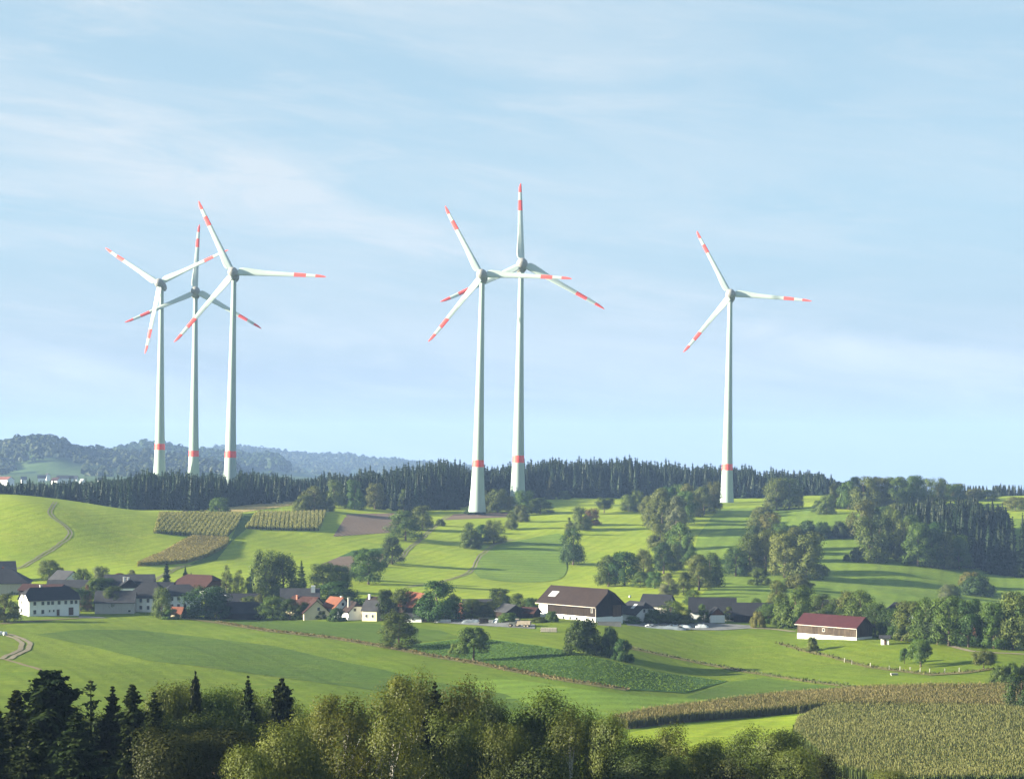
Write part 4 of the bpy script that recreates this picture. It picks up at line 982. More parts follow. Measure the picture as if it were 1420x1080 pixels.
# ------------------------------------------------------------------ near wood below the camera: (kind, px, distance, top y, width, foliage, label)
NEAR = [
('near_round_conifer',70,172,925,128,None,'large dark spruce with rounded top at the lower left'),
('near_conifer',22,165,952,72,None,'dark spruce left of the large rounded one'),
('near_conifer',-8,160,966,70,None,'dark spruce cut by the left picture edge'),
('near_sparse_conifer',126,180,938,46,None,'thin spruce with upturned branches right of the large rounded one'),
('near_conifer',156,172,949,58,None,'pointed dark spruce, left one of the three together at lower left'),
('near_conifer',183,170,944,66,None,'pointed dark spruce, middle tallest of the three together at lower left'),
('near_conifer',214,168,957,62,None,'pointed dark spruce, right one of the three together at lower left'),
('near_conifer',105,160,985,80,None,'lower dark spruce in front of the large rounded one'),
('near_conifer',45,152,1000,80,None,'lowest dark spruce in the lower left corner'),
('near_leafy',238,196,946,74,'leaf_near','brownish leafy tree right of the three pointed spruces'),
('near_leafy',262,205,950,70,'leaf_near','brownish leafy tree below the flat topped spruce'),
('near_leafy',300,198,951,74,'leaf_near','brownish leafy tree right of the flat topped spruce'),
('near_leafy',328,204,958,66,'leaf_near','brownish leafy tree under the small pointed spruce'),
('near_leafy',362,198,962,74,'leaf_near','brownish leafy tree left of the broad dark pine'),
('near_leafy',402,200,972,70,'leaf_near','brownish leafy tree right of the broad dark pine'),
('near_leafy',270,176,990,96,'leaf_near_shade','dark shaded tree in the lower left wood, left one'),
('near_leafy',335,176,1000,96,'leaf_near_shade','dark shaded tree in the lower left wood, right one'),
('near_leafy',225,160,1010,96,'leaf_near_shade','dark shaded tree at the bottom below the three spruces'),
('near_round_conifer',271,188,928,26,None,'slender spruce with a dense flat top above the leafy trees'),
('near_conifer',344,190,934,36,None,'small pointed spruce above the leafy trees'),
('near_round_conifer',391,192,938,62,None,'broad dark pine top above the leafy trees'),
('near_leafy',150,190,985,90,'leaf_near_shade','dark leafy tree behind the three pointed spruces, left one'),
('near_leafy',198,192,982,90,'leaf_near_shade','dark leafy tree behind the three pointed spruces, right one'),
('near_leafy',100,186,990,90,'leaf_near_shade','dark leafy tree behind the large rounded spruce'),
('near_leafy',10,180,1000,90,'leaf_near_shade','dark leafy tree at the left edge behind the spruces'),
('near_leafy',300,165,1015,110,'leaf_near_shade','dark shaded tree at the bottom left of the bright low one'),
('near_birch',545,160,985,90,None,'lower pale birch in the middle of the birch group'),
('near_leafy',625,165,985,90,'leaf_near','lower leafy tree before the black spruce top'),
('near_leafy',655,162,1010,90,'leaf_near_shade','dark tree at the bottom right of the birch group'),
('near_leafy',740,160,1035,90,'leaf_near_shade','dark tree at the bottom under the large golden green birch'),
('near_leafy',905,165,1045,90,'leaf_near_shade','dark tree at the bottom right of the dark green round one'),
('near_leafy',345,150,1033,64,'leaf_near_green','bright green leafy tree low beside the birches'),
('near_leafy',398,155,1002,84,'leaf_near_green','fresh green tree left of the birches'),
('near_birch',436,172,974,72,None,'olive birch at the left end of the birch group'),
('near_birch',474,165,966,96,None,'wide pale birch in the left of the birch group'),
('near_birch',522,168,960,92,None,'second wide pale birch of the birch group'),
('near_birch',568,176,938,92,None,'tall pale birch left of the dark spruce top'),
('near_birch',592,182,932,60,None,'tallest birch right behind the dark spruce top'),
('near_conifer',603,170,944,52,None,'black spruce top rising among the birches'),
('near_leafy',645,182,944,88,'leaf_near','olive brown tree right of the black spruce top'),
('near_leafy',668,190,950,62,'leaf_near','tall leafy tree at the right end of the birch group'),
('near_leafy',688,176,972,56,'leaf_near_shade','darker low tree at the right end of the birch group'),
('near_birch',694,160,1004,58,'leaf_near_green','yellow green young birch in the gap of the near trees'),
('near_leafy',725,170,1018,56,'leaf_near_shade','dark low tree in the gap of the near trees'),
('near_birch',765,178,957,94,'leaf_near','large golden green birch right of the gap'),
('near_birch',790,170,984,80,'leaf_near','lower birch in front of the large golden green one'),
('near_birch',815,182,982,62,'leaf_near','slim birch right of the large golden green one'),
('near_leafy',843,176,988,56,'leaf_near_green','green tree at the right end of the golden birches'),
('near_leafy',884,172,1024,76,'leaf_dark','dark green round tree right of the golden birches'),
('near_leafy',935,190,1004,66,'leaf_near','leafy tree with a pale top left of the corn'),
('near_leafy',985,192,1024,58,'leaf_near','low leafy tree between two taller ones left of the corn'),
('near_leafy',1042,200,1010,80,'leaf_near','broad leafy tree at the left edge of the big corn field'),
('near_leafy',1078,196,1012,62,'leaf_near','leafy tree beside the broad one at the corn edge'),
('near_leafy',1102,190,1036,62,'leaf_near_green','lower green tree at the corn edge'),
('near_leafy',1132,205,1040,58,'leaf_near_shade','rightmost dark leafy tree of the near row'),
('near_leafy',1010,170,1050,80,'leaf_near_shade','dark low tree at the bottom between the corn edge trees'),
('near_leafy',1232,215,1069,60,'leaf_near_green','bush top at the bottom in front of the big corn field'),
]
M['leaf_near'] = mat_leaf('leaf_near', (0.028, 0.042, 0.009), (0.074, 0.092, 0.021), 0.3)
M['leaf_near_green'] = mat_leaf('leaf_near_green', (0.042, 0.062, 0.014), (0.098, 0.116, 0.026), 0.3)
M['leaf_near_shade'] = mat_leaf('leaf_near_shade', (0.016, 0.024, 0.007), (0.042, 0.050, 0.014), 0.2)  # shade of the near wood put into a darker copy of the leaf colour
for kind, px, D, top, w_, mt, lb in NEAR:
    x, _, z = at_d(px, D); m = D/F
    plant(kind, px, None, w_*1.08, None, mt, lb, 'trees of the near wood below the viewpoint', D=D, top=top)

def interp(tab, px): return float(np.interp(px, [a for a, b in tab], [b for a, b in tab]))
# ------------------------------------------------------------------ spruce wood on the ridge
def small_spruce(seed, tiers, per):
    Q = conifer(seed, tiers, per, 2, .045, 2.4, .92, droop=.38, ragged=.24, bare=.02, core=3, cw=.5)
    return Q
SP = []
for i in range(5):
    Q = small_spruce(600+i, 20, 8); mb = MB(); mb.tube([(0, 0, -.03), (0, 0, .9)], [.02, .004], 5)
    tv = np.array([mb.v[k] for f in mb.f[:5] for k in f]).reshape(-1, 4, 3)
    Q = np.concatenate([Q, tv]); mi = np.r_[np.zeros(len(Q)-len(tv), int), np.ones(len(tv), int)]
    SP.append(quads_mesh('spruce', Q, [M['needle'], M['bark']], mi))
SPQ = [small_spruce(700+i, 13, 6) for i in range(4)]
def spruce(px, D, top_py, w, label, group):
    x, _, z = at_d(px, D); m = D/F; H = -(top_py-CY)*m-z; r = rng
    o = link(bpy.data.objects.new('spruce_tree', SP[int(r.integers(len(SP)))])); o.location = (x, D, z-.2)
    W = w*m; o.scale = (W, W, H+.2); o.rotation_euler = (0, 0, r.uniform(0, 6.28))
    return tag(o, label, 'spruce', group)
LEFT_D = [(-60,1040),(100,1055),(200,1066),(300,1105),(420,1165)]
LEFT_T = [(-60,666),(60,668),(100,667),(130,663),(200,655),(330,654),(400,658),(430,664)]
CEN_D = [(420,1180),(480,1150),(560,1140),(640,1175),(700,1235),(760,1290),(1000,1300),(1170,1290)]
CEN_T = [(420,660),(470,659),(520,652),(560,644),(607,638),(640,640),(660,643),(700,640),(734,640),(803,634),(846,636),(881,637),(935,639),(989,645),(1056,649),(1120,655),(1147,662),(1175,672)]
n_ind = 0
for tabD, tabT, a, b, step, lab, grp in [(LEFT_D, LEFT_T, -22, 418, 6.2, 'dark spruce in the front edge of the left wood', 'spruces along the front of the left wood'), (CEN_D, CEN_T, 424, 1166, 6.4, 'dark spruce in the front edge of the long ridge wood', 'spruces along the front of the ridge wood')]:
    px = a
    while px < b:
        D = interp(tabD, px)+rng.uniform(-8, 14); dep = 18 if 'left' in lab else 0
        top = interp(tabT, px)+rng.normal(6 if 'left' in lab else 14, 5.0)
        spruce(px+rng.normal(0, 2), D+rng.uniform(-10, 25), top, rng.uniform(15, 28), lab, grp); n_ind += 1
        px += step*rng.uniform(.75, 1.3)
# the big spruce block at the right
BT = [(1230,708),(1265,691),(1295,686),(1349,687),(1384,698),(1402,714)]
for k in range(58):
    px = rng.uniform(1236, 1402); dd = rng.uniform(0, 1)**.7; D = 940+dd*80
    top = interp(BT, px)+(1-dd)*26+rng.normal(0, 3)
    spruce(px, D, top, rng.uniform(26, 38), 'tall dark spruce packed in the spruce block at the right', 'spruces of the right hand spruce block'); n_ind += 1
for px in np.arange(1272, 1400, 9):
    spruce(px+rng.normal(0, 2), 935+rng.uniform(0, 14), interp(BT, px)+30+rng.normal(0, 4), rng.uniform(26, 36), 'tall dark spruce packed in the spruce block at the right', 'spruces of the right hand spruce block'); n_ind += 1
for px, top, lb in [(598,640,'tall spruce rising above the ridge wood, left of three near the middle turbines'),(608,634,'tallest spruce rising above the ridge wood near the middle turbines'),(621,637,'tall spruce rising above the ridge wood, middle of three'),(638,634,'tall spruce rising above the ridge wood left of the shorter middle turbine'),(803,629,'taller spruce tip above the long ridge wood'),(881,632,'spruce tip above the ridge wood left of the right turbine')]:
    spruce(px, 1265 if px < 700 else 1340, top, 24, lb, 'spruces rising above the ridge wood'); n_ind += 1
print('individual spruces', n_ind)
# the depth of the wood behind its front edge
def mass(n, tabD, tabT, a, b, depth, label, topoff=0.0, jit=3.0, wid=(18, 28)):
    Q = []
    for _ in range(n):
        px = rng.uniform(a, b); f = rng.uniform(0, 1); D = interp(tabD, px)+16+f*depth; x, _, z = at_d(px, D); m = D/F
        top = interp(tabT, px)+topoff*(1-f)+rng.normal(0, jit)+(2.6*math.sin(px/21+.7)+2.2*math.sin(px/8.3)+1.6*math.sin(px/47))*.8+1.5-(4*rng.uniform(0, 1)**6*2); H = max(8, -(top-CY)*m-z+.3); W = rng.uniform(*wid)*m
        q = SPQ[int(rng.integers(4))]*np.array([W, W, H]); c, s = math.cos(px), math.sin(px)
        q = np.stack([q[..., 0]*c-q[..., 1]*s, q[..., 0]*s+q[..., 1]*c, q[..., 2]], -1)+np.array([x, D, z-.3]); Q.append(q)
    tag(link(bpy.data.objects.new('spruce_wood', quads_mesh('spruce_wood', np.concatenate(Q), [M['needle']]))), label, kind='stuff')
mass(800, LEFT_D, LEFT_T, -40, 425, 110, 'dense dark spruce wood on the left behind its front trees', 3.0, 2.0)
mass(1700, CEN_D, CEN_T, 422, 1172, 90, 'dense dark spruce wood along the ridge behind its front trees', 7.0, 2.6)
mass(150, [(1236,955),(1402,955)], BT, 1240, 1401, 75, 'dense dark inside of the spruce block at the right', 12.0, 3.0, (26, 38))
mass(60, [(1330,1290),(1440,1290)], [(1330,688),(1362,682),(1389,680),(1400,680),(1440,681)], 1335, 1445, 50, 'dark distant wood on the skyline at the right edge', 2.0, 2.0, (9, 14))
# ------------------------------------------------------------------ buildings
def roof_mesh(L, W, H, rh, ov=.5, f=1.0, hd=None, f2=None, thick=.22):
    """ridge along x; f = share of the gable that stays upright at each end (1 gable, 0 hip)"""
    f2 = f if f2 is None else f2; s = rh/(W/2); yo = W/2+ov; ze = H-ov*s; hd = hd if hd is not None else W*.45
    def end(sg, ff):
        xe = sg*(L/2+ov); zt = H+ff*rh if ff > 0 else ze; yt = (W/2)*(1-ff) if ff > 0 else yo
        e = [(xe, -yo, ze), (xe, yo, ze)]; k = [(xe, -yt, zt), (xe, yt, zt)] if 0 < ff < 1 else []
        r = (sg*(L/2+ov-(hd*(1-ff) if ff < 1 else 0)), 0, H+rh)
        return e, k, r
    (a0, a1), ka, ra = end(-1, f); (b0, b1), kb, rb = end(1, f2)
    V = []; Fc = []
    def idx(p):
        V.append(p); return len(V)-1
    A0, A1, B0, B1, RA, RB = map(idx, (a0, a1, b0, b1, ra, rb))
    KA = list(map(idx, ka)); KB = list(map(idx, kb))
    fr = [A0, B0]+([KB[0]] if KB else [])+[RB, RA]+([KA[0]] if KA else [])
    bk = [B1, A1]+([KA[1]] if KA else [])+[RA, RB]+([KB[1]] if KB else [])
    Fc = [fr, bk]
    if f == 0: Fc.append([A1, A0, RA])
    elif KA: Fc.append([KA[1], KA[0], RA])
    if f2 == 0: Fc.append([B0, B1, RB])
    elif KB: Fc.append([KB[0], KB[1], RB])
    n = len(V); V2 = V+[(x, y, z-thick) for x, y, z in V]; F2 = list(Fc)+[[i+n for i in fc[::-1]] for fc in Fc]
    edges = {}
    for fc in Fc:
        for i in range(len(fc)): edges[(fc[i], fc[(i+1) % len(fc)])] = 1
    for (p, q) in edges:
        if (q, p) not in edges: F2.append([q, p, p+n, q+n])
    return V2, F2
def building(name, label, px, py, yaw, L, W, H, rh, wall, roof, f=1.0, f2=None, ov=.5, gable=None, plinth=None, windows=(), doors=(), chimneys=(), skylights=(), gutter=False, D=None, cat='house', winsize=(.95, 1.25), dz=0.0, partlabels={}):
    x, D, z = at(px, py) if D is None else at_d(px, D)
    r0 = empty(name, (x, D, z+dz), R(yaw)); tag(r0, label, cat, 'buildings of the village')
    mats = [M[wall], M[gable or wall], M[plinth[1]] if plinth else M[wall]]
    mb = MB(); h2, w2 = L/2, W/2; ff, fb = f, f if f2 is None else f2; zb = -2.2
    hp = plinth[0] if plinth else zb
    def ring(z): return [(-h2, -w2, z), (h2, -w2, z), (h2, w2, z), (-h2, w2, z)]
    if plinth:
        d = .04; mb.add([(-h2-d, -w2-d, zb), (h2+d, -w2-d, zb), (h2+d, w2+d, zb), (-h2-d, w2+d, zb), (-h2-d, -w2-d, hp), (h2+d, -w2-d, hp), (h2+d, w2+d, hp), (-h2-d, w2+d, hp)], [(0,1,5,4),(1,2,6,5),(2,3,7,6),(3,0,4,7),(4,5,6,7)], 2)
    b, t = ring(hp), ring(H)
    mb.add(b+t, [(0, 1, 5, 4), (2, 3, 7, 6)], 0); mb.add(b+t, [(1, 2, 6, 5), (3, 0, 4, 7)], 1)
    for sg, fe in ((-1, ff), (1, fb)):
        if fe <= 0: continue
        xe = sg*h2; zt = H+fe*rh-.12*(fe >= 1); yt = w2*(1-fe)
        vs = [(xe, -w2, H), (xe, w2, H)]+([(xe, yt, zt), (xe, -yt, zt)] if fe < 1 else [(xe, 0, zt)])
        mb.add(vs, [tuple(range(len(vs))) if sg > 0 else tuple(range(len(vs)))[::-1]], 1)
    mb.build('wall', mats, r0)
    V, Fc = roof_mesh(L, W, H+.16, rh, ov, ff, None, fb)
    ro = link(bpy.data.objects.new('roof', mesh_np('roof', V, Fc, [M[roof]])), r0)
    def face(side, u, zc, w_, h_, d0, d1):
        if side == 'f': return (u-w_/2, u+w_/2, -w2-d1, -w2-d0, zc-h_/2, zc+h_/2)
        if side == 'l': return (-h2-d1, -h2-d0, u-w_/2, u+w_/2, zc-h_/2, zc+h_/2)
        return (h2+d0, h2+d1, u-w_/2, u+w_/2, zc-h_/2, zc+h_/2)
    for wd in windows:
        side, u, zc = wd[:3]; w_, h_ = wd[3:5] if len(wd) >= 5 else winsize
        m1 = MB(); m1.box(*face(side, u, zc, w_, h_, -.02, .07)); wo = m1.build('window', M['glass'], r0)
        m2 = MB(); t = .06
        m2.box(*face(side, u, zc+h_/2+t/2, w_+2*t, t, -.02, .10)); m2.box(*face(side, u, zc-h_/2-t/2, w_+2*t, t, -.02, .14))
        for s in (-1, 1): m2.box(*face(side, u+s*(w_/2+t/2), zc, t, h_, -.02, .10))
        m2.build('frame', M['frame'], wo)
    for dr in doors:
        side, u, w_, h_ = dr[:4]; z0 = dr[4] if len(dr) > 4 else 0.0
        m1 = MB(); m1.box(*face(side, u, z0+h_/2, w_, h_, -.02, .09)); m1.build('door', M['door'], r0)
    s = rh/w2
    for (cx, cyy, top, sz, mt) in chimneys:
        m1 = MB(); z0 = H+rh-abs(cyy)*s-.6; m1.box(cx-sz/2, cx+sz/2, cyy-sz/2, cyy+sz/2, z0, H+rh+top); m1.box(cx-sz/2-.08, cx+sz/2+.08, cyy-sz/2-.08, cyy+sz/2+.08, H+rh+top, H+rh+top+.15); m1.build('chimney', M[mt], ro)
    for (cx, q0, q1, wd) in skylights:   # on the front slope, q from eave 0 to ridge 1
        y0, y1 = -w2*(1-q0), -w2*(1-q1); z0, z1 = H+.16+rh*q0+.07, H+.16+rh*q1+.07
        m1 = MB(); vs = [(cx-wd/2, y0, z0), (cx+wd/2, y0, z0), (cx+wd/2, y1, z1), (cx-wd/2, y1, z1)]; m1.add(vs+[(a, b, c-.2) for a, b, c in vs], [(0,1,2,3),(0,4,5,1),(1,5,6,2),(2,6,7,3),(3,7,4,0)]); m1.build('skylight', M['skylight'], ro)
    if gutter:
        m1 = MB(); m1.box(-h2-ov, h2+ov, -w2-ov-.12, -w2-ov+.0, H+.16-ov*s-.30, H+.16-ov*s-.14); m1.box(h2+.12, h2+.24, -w2-.16, -w2-.04, 0, H-.1); m1.build('gutter', M['gutter'], ro)
    return r0
rowf = [-6.6, -3.9, -2.0, -.6, 1.6, 3.9, 5.9, 7.4]
building('farmhouse', 'long white two storey house with dark half hipped roof at the left', 68, 852, 33, 17.0, 9.8, 5.3, 3.7, 'white', 'slate', .45, .45, .45,
  windows=[('f', u, 4.25) for u in rowf]+[('f', -6.6, 1.45), ('f', -3.9, 1.45), ('f', -1.6, 1.6, .5, .7), ('f', -.2, 1.6, .5, .7)]+[('l', 2.2, 4.25), ('l', -2.0, 4.25), ('l', 2.2, 1.5), ('l', -2.0, 1.5), ('l', .2, 6.3)],
  doors=[('f', 5.7, 1.6, 2.5), ('f', 1.3, .95, 2.0)], chimneys=[(-2.5, .8, .7, .7, 'greyplaster')], gutter=True)
building('barn', 'huge dark hip roofed farm building at the left picture edge', -4, 822, 8, 23, 16, 4.2, 4.6, 'greyplaster', 'slate', 0, 0, .6, cat='barn', chimneys=[(2, 1, .6, .7, 'brick')])
building('shed', 'grey roof peeking over the huge dark roof at the left edge', -6, 806, 20, 14, 9, 4, 3.6, 'greyplaster', 'slate_grey', cat='shed')
building('shed', 'low shed with reddish brown roof left of the village trees', 60, 827, -12, 15, 8, 2.6, 1.8, 'wood', 'rust_roof', cat='shed')
building('shed', 'long low grey roof in front of the small grey roofed house', 97, 825, 4, 15, 8, 3.0, 2.4, 'greyplaster', 'slate_grey', cat='shed')
building('house', 'small house with a light grey roof and white right gable on the left', 91, 811, -42, 9.5, 7.5, 2.4, 2.9, 'white', 'slate_grey', windows=[('r', 0, 3.4, .8, .8)], doors=[('r', 1.8, 1.2, 1.8)])
building('farmhouse', 'long blue grey slate roofed house behind the hipped farmhouse', 180, 825, 6, 17, 10, 3.4, 4.0, 'greyplaster', 'slate_grey')
building('farmhouse', 'lower blue grey roof stepping down to the right behind the hipped farmhouse', 214, 829, -6, 14, 9, 2.6, 3.0, 'greyplaster', 'slate')
building('house', 'house with a wide brown boarded gable and two white chimneys', 179, 829, -76, 9, 9.5, 3.6, 3.2, 'white', 'slate', gable='wood', plinth=(3.7, 'white'), ov=.9, chimneys=[(-1.6, -1.6, .5, .75, 'white'), (1.5, -.4, .5, .75, 'white')])
building('farmhouse', 'hip roofed farmhouse with white front and two rows of windows', 208, 846, -12, 13, 10, 4.9, 4.6, 'white', 'slate', 0, 0, .45, windows=[('f', u, z_) for u in (-5.4, -3.6, -1.2, 1.4, 3.6) for z_ in (1.3, 3.7)], doors=[('f', 5.2, 1.1, 2.1)])
building('barn', 'grey plastered left wing of the hipped farmhouse with a grey roof', 161, 849, 3, 13, 8, 3.8, 3.4, 'greyplaster', 'slate_grey', 1, 1, .4, windows=[('f', 5.0, .8, .9, .7)], cat='barn')
building('house', 'white house with grey hip roof behind the big round village tree', 250, 845, 12, 13.5, 9, 5.3, 3.2, 'white', 'slate_grey', 0, 0, .45, windows=[('f', u, z_) for u in (-5, -3, -.8, 1.4, 3.6) for z_ in (1.6, 4.1)])
building('shed', 'small shed with a red tiled roof beside the dark cypress', 247, 855, -20, 4.0, 3.6, 1.5, 1.7, 'cream', 'red_roof', cat='shed')
building('house', 'white house under a wide red brown roof with boarded gable', 277, 827, -34, 14.5, 11.5, 3.9, 3.9, 'white', 'rust_roof', .55, .55, 1.1, gable='wood_brown', plinth=(3.8, 'white'), windows=[('f', u, 2.6, .9, 1.1) for u in (-4.6, -1.6, 1.6, 4.6)]+[('l', u, 2.6, .9, 1.1) for u in (-2.6, 0, 2.6)])
building('barn', 'long low dark roofed barn along the meadow edge', 336, 857, -3, 13.5, 9, 2.2, 3.1, 'wood', 'slate', cat='barn', doors=[('r', 0, 2, 1.9)])
building('barn', 'second dark roof behind the long low dark barn', 332, 842, -3, 14, 8, 2.4, 2.4, 'wood', 'slate', cat='barn', skylights=[(-4.6, .6, .75, .9)])
building('house', 'grey roofed house with a white chimney behind the yellow gable', 416, 842, 5, 13, 8, 3.4, 3.2, 'greyplaster', 'slate_grey', chimneys=[(4.6, -1.2, .9, 1.4, 'white')])
building('house', 'dark red brown roof left of the yellow gabled house', 424, 852, -38, 11, 8, 2.6, 3.4, 'cream', 'rust_roof', chimneys=[(-3, -1, .4, .6, 'brick')])
building('house', 'yellowish house with a steep front gable and red roof', 437, 857, -78, 10, 8.4, 2.3, 3.9, 'cream', 'rust_roof', windows=[('r', .6, 3.4, .9, 1.1)], ov=.45)
building('house', 'white house with a bright orange tiled roof', 467, 856, -53, 7.5, 6.2, 3.7, 3.0, 'white', 'red_roof', windows=[('r', 0, 4.6, .9, .9), ('f', -1.5, 1.8), ('f', 1.5, 1.8)], chimneys=[(2.2, .4, .3, .5, 'white')])
building('house', 'white gabled house right of the orange roofed one', 491, 858, -70, 8.5, 6.0, 2.6, 3.0, 'white', 'brown_roof', .6, .6, .35, windows=[('r', -.9, 3.3, .8, .9), ('r', 1.7, 1.4, .8, .9)], chimneys=[(-.5, -1.6, 1.2, .7, 'greyplaster')])
building('house', 'cream house with a light grey roof beside the dark village trees', 517, 860, -22, 5.2, 5.2, 3.5, 2.9, 'cream', 'slate_grey', .7, .7, .3, windows=[('f', -1.0, 1.6, .8, .9), ('f', 1.2, 1.6, .8, .9)])
building('house', 'brown roof with a white chimney behind the cream house', 523, 853, -30, 6.5, 6, 3.4, 2.8, 'cream', 'brown_roof', chimneys=[(-2.5, -.8, .6, .6, 'white')])
building('house', 'house with a salmon red tiled roof between two big village trees', 577, 858, -58, 11, 8.4, 4.6, 4.0, 'wood', 'red_roof', plinth=(1.4, 'white'))
building('shed', 'low white walled shed under the salmon red roof', 574, 862, -8, 5.5, 3.5, 1.8, .8, 'white', 'slate_grey', cat='shed', windows=[('f', 0, 1.0, .7, .6)])
building('kiln', 'square brick tower stump beside the very large round tree', 639, 857, -25, 1.9, 1.9, 4.5, .25, 'brick', 'brick', 0, 0, .1, cat='tower')
building('shed', 'long grey shed roof in the middle of the village', 662, 851, 4, 9, 6, 3.2, 1.6, 'wood_grey', 'slate_grey', cat='shed')
building('shed', 'dark gabled shed with a blue grey roof left of the timber barn', 707, 857, -62, 7.5, 6.4, 2.4, 2.0, 'wood', 'slate_grey', cat='shed')
building('shed', 'low rust roofed lean to at the left end of the timber barn', 735, 856, -30, 5, 4.5, 1.8, 1.4, 'wood', 'rust_roof', cat='shed')
# the big timber barn
building('timber_barn', 'big timber barn with dark brown roof and white base in the middle', 805, 858, -50, 26.5, 11.4, 5.4, 4.5, 'wood', 'brown_roof', 1, .72, .9, plinth=(1.6, 'white'), cat='barn',
  windows=[('f', u, .75, 1.0, .85) for u in (-1.5, 1.6, 4.6, 9.2)]+[('f', 11.9, .9, .8, 1.0), ('f', 11.6, 3.6, .6, 1.3)], doors=[('f', -5.2, 1.6, 1.6, -.2), ('r', 3.2, 3.6, 3.6, 1.4)], skylights=[(-9.2, .28, .62, 3.4)], gutter=True)
b = MB(); b.box(-13.3, -9.2, -5.81, -5.73, 1.6, 4.9); bo = b.build('wall_panel', M['white'], bpy.data.objects['timber_barn'])
building('house', 'white house with dark half hipped roof right of the timber barn', 884, 860, -62, 12, 8.2, 2.6, 3.4, 'white', 'slate', .5, .5, .5, windows=[('r', -1.2, 3.5, .75, 1.0), ('r', .7, 3.5, .75, 1.0)], skylights=[(1.0, .35, .75, 1.8)])
building('house', 'dark roof joined behind the white house by the timber barn', 912, 851, -25, 9.5, 8, 3.2, 3.2, 'greyplaster', 'slate')
building('barn', 'long dark roof with boarded gable at the right of the yard', 988, 858, -6, 14.5, 9, 2.8, 4.0, 'white', 'slate', cat='barn', windows=[('f', 2.5, 1.2, 1.6, 1.3)], doors=[('f', 6.4, 1.4, 2.2)])
building('house', 'small brown boarded gable in front of the long dark roof', 993, 862, -84, 4.5, 4.6, 2.4, 2.2, 'white', 'slate', gable='wood_brown', plinth=(2.3, 'white'))
building('barn', 'dark roof continuing the long one to the right', 1046, 861, -7, 13, 8.5, 2.4, 3.4, 'wood', 'slate', cat='barn')
building('shed', 'flat grey roof behind the broad tree by the red roofed barn', 1151, 850, -4, 9.5, 8, 2.8, 1.7, 'greyplaster', 'slate_grey', cat='shed')
building('red_roofed_barn', 'weathered wooden barn with a maroon roof and white base at the right', 1157, 884, -48, 21.6, 7.2, 3.7, 2.6, 'wood_grey', 'maroon_roof', 1, 1, .55, plinth=(.75, 'white'), cat='barn', windows=[('f', -1.0, 2.2, .8, .8)], gutter=True, dz=.2)
building('hut', 'tiny white hut with a dark door right of the red roofed barn', 1227, 893, -10, 2.2, 2.0, 1.9, .5, 'white', 'slate_grey', cat='hut', doors=[('f', .1, .6, 1.4)])
building('house', 'dark roofed house half hidden behind trees right of the red roofed barn', 1247, 866, -10, 8.6, 7, 4.2, 2.6, 'white', 'slate', 0, 0, .4)
building('house', 'red brown roofed cottage between the trees at the far right', 1362, 880, -12, 4.6, 5, 3.4, 1.8, 'brick', 'rust_roof')
building('shed', 'white lean to roof in front of the far right cottage', 1357, 884, -12, 3.4, 2.4, 3.4, .7, 'brick', 'skylight', cat='shed')
# town far behind the left wood
for i, (px, py, L, W, H, rm, lb) in enumerate([(8,670,26,14,7,'red_roof','distant white building with an orange roof at the left picture edge'),(33,656,9,8,5,'slate_grey','distant white house higher up at the foot of the rounded hill'),(58,669,14,10,5,'slate','distant blue roofed house left of the white cluster'),(66,668,7,7,6,'slate_grey','distant narrow white house beside the blue roofed one'),(78,668,14,10,6,'rust_roof','distant cream house at the left of the white cluster'),(87,667,20,11,7,'slate_grey','distant largest white building of the cluster'),(97,668,12,10,5,'rust_roof','distant house at the right of the white cluster'),(104,669,10,7,3,'slate_grey','distant low white shed beside the cluster'),(114,667,7,6,4,'skylight','distant small white house right of the cluster'),(139,667,8,7,5,'slate_grey','distant white house farthest right in the distant town')]):
    building('house', lb, px, py, [-35, 20, 10, -50, -30, 8, 25, -5, -40, 15][i], L*.62, W*.7, H*.75, 3, 'white', rm, D=2150+60*(i % 4), dz=1.0)

# ------------------------------------------------------------------ wind turbines
def blade_mesh():
    """one blade along +z with unit length 1 = 52 m, wide flared root, red bands"""
    S = [(.030,.034,.0300),(.048,.050,.0300),(.070,.082,.029),(.110,.088,.026),(.17,.084,.022),(.25,.074,.018),(.35,.063,.015),(.48,.056,.013),(.60,.051,.011),(.655,.049,.010),(.785,.043,.009),(.86,.0385,.0075),(.885,.036,.007),(.94,.030,.006),(.975,.020,.004),(1.0,.007,.002)]
    n = 14; V = []; mb = MB()
    for z, ch, th in S:
        k = min(max((z-.035)/.04, 0), 1); tw = R(18)*(1-z)**2
        for i in range(n):
            t = 2*math.pi*i/n; x = math.cos(t); y = math.sin(t)
            x = x*ch/2-(ch*.5-.030*.5)*k*.62+(.004*k); y = y*th/2*(1 if x > -ch*.2 else 1-.55*k)
            V.append((x*math.cos(tw)-y*math.sin(tw), x*math.sin(tw)+y*math.cos(tw), z))
    for j in range(len(S)-1):
        zc = (S[j][0]+S[j+1][0])/2; mi = 1 if (.655 < zc < .785 or zc > .885) else 0
        mb.add(V[j*n:(j+2)*n], [(i, (i+1) % n, n+(i+1) % n, n+i) for i in range(n)], mi)
    mb.add(V[-n:], [tuple(range(n))], 1)
    me = mb.mesh('blade', [M['blade'], M['signal_red']], True)
    return me
def lathe_mesh(name, prof, n, mats, mi=None, smooth=True):
    mb = MB()
    V = [(r*math.cos(2*math.pi*k/n), r*math.sin(2*math.pi*k/n), z) for r, z in prof for k in range(n)]
    fs = [(j*n+k, j*n+(k+1) % n, (j+1)*n+(k+1) % n, (j+1)*n+k) for j in range(len(prof)-1) for k in range(n)]
    return mesh_np(name, V, fs, mats, [mi[f//n] for f in range(len(fs))] if mi else None, smooth)
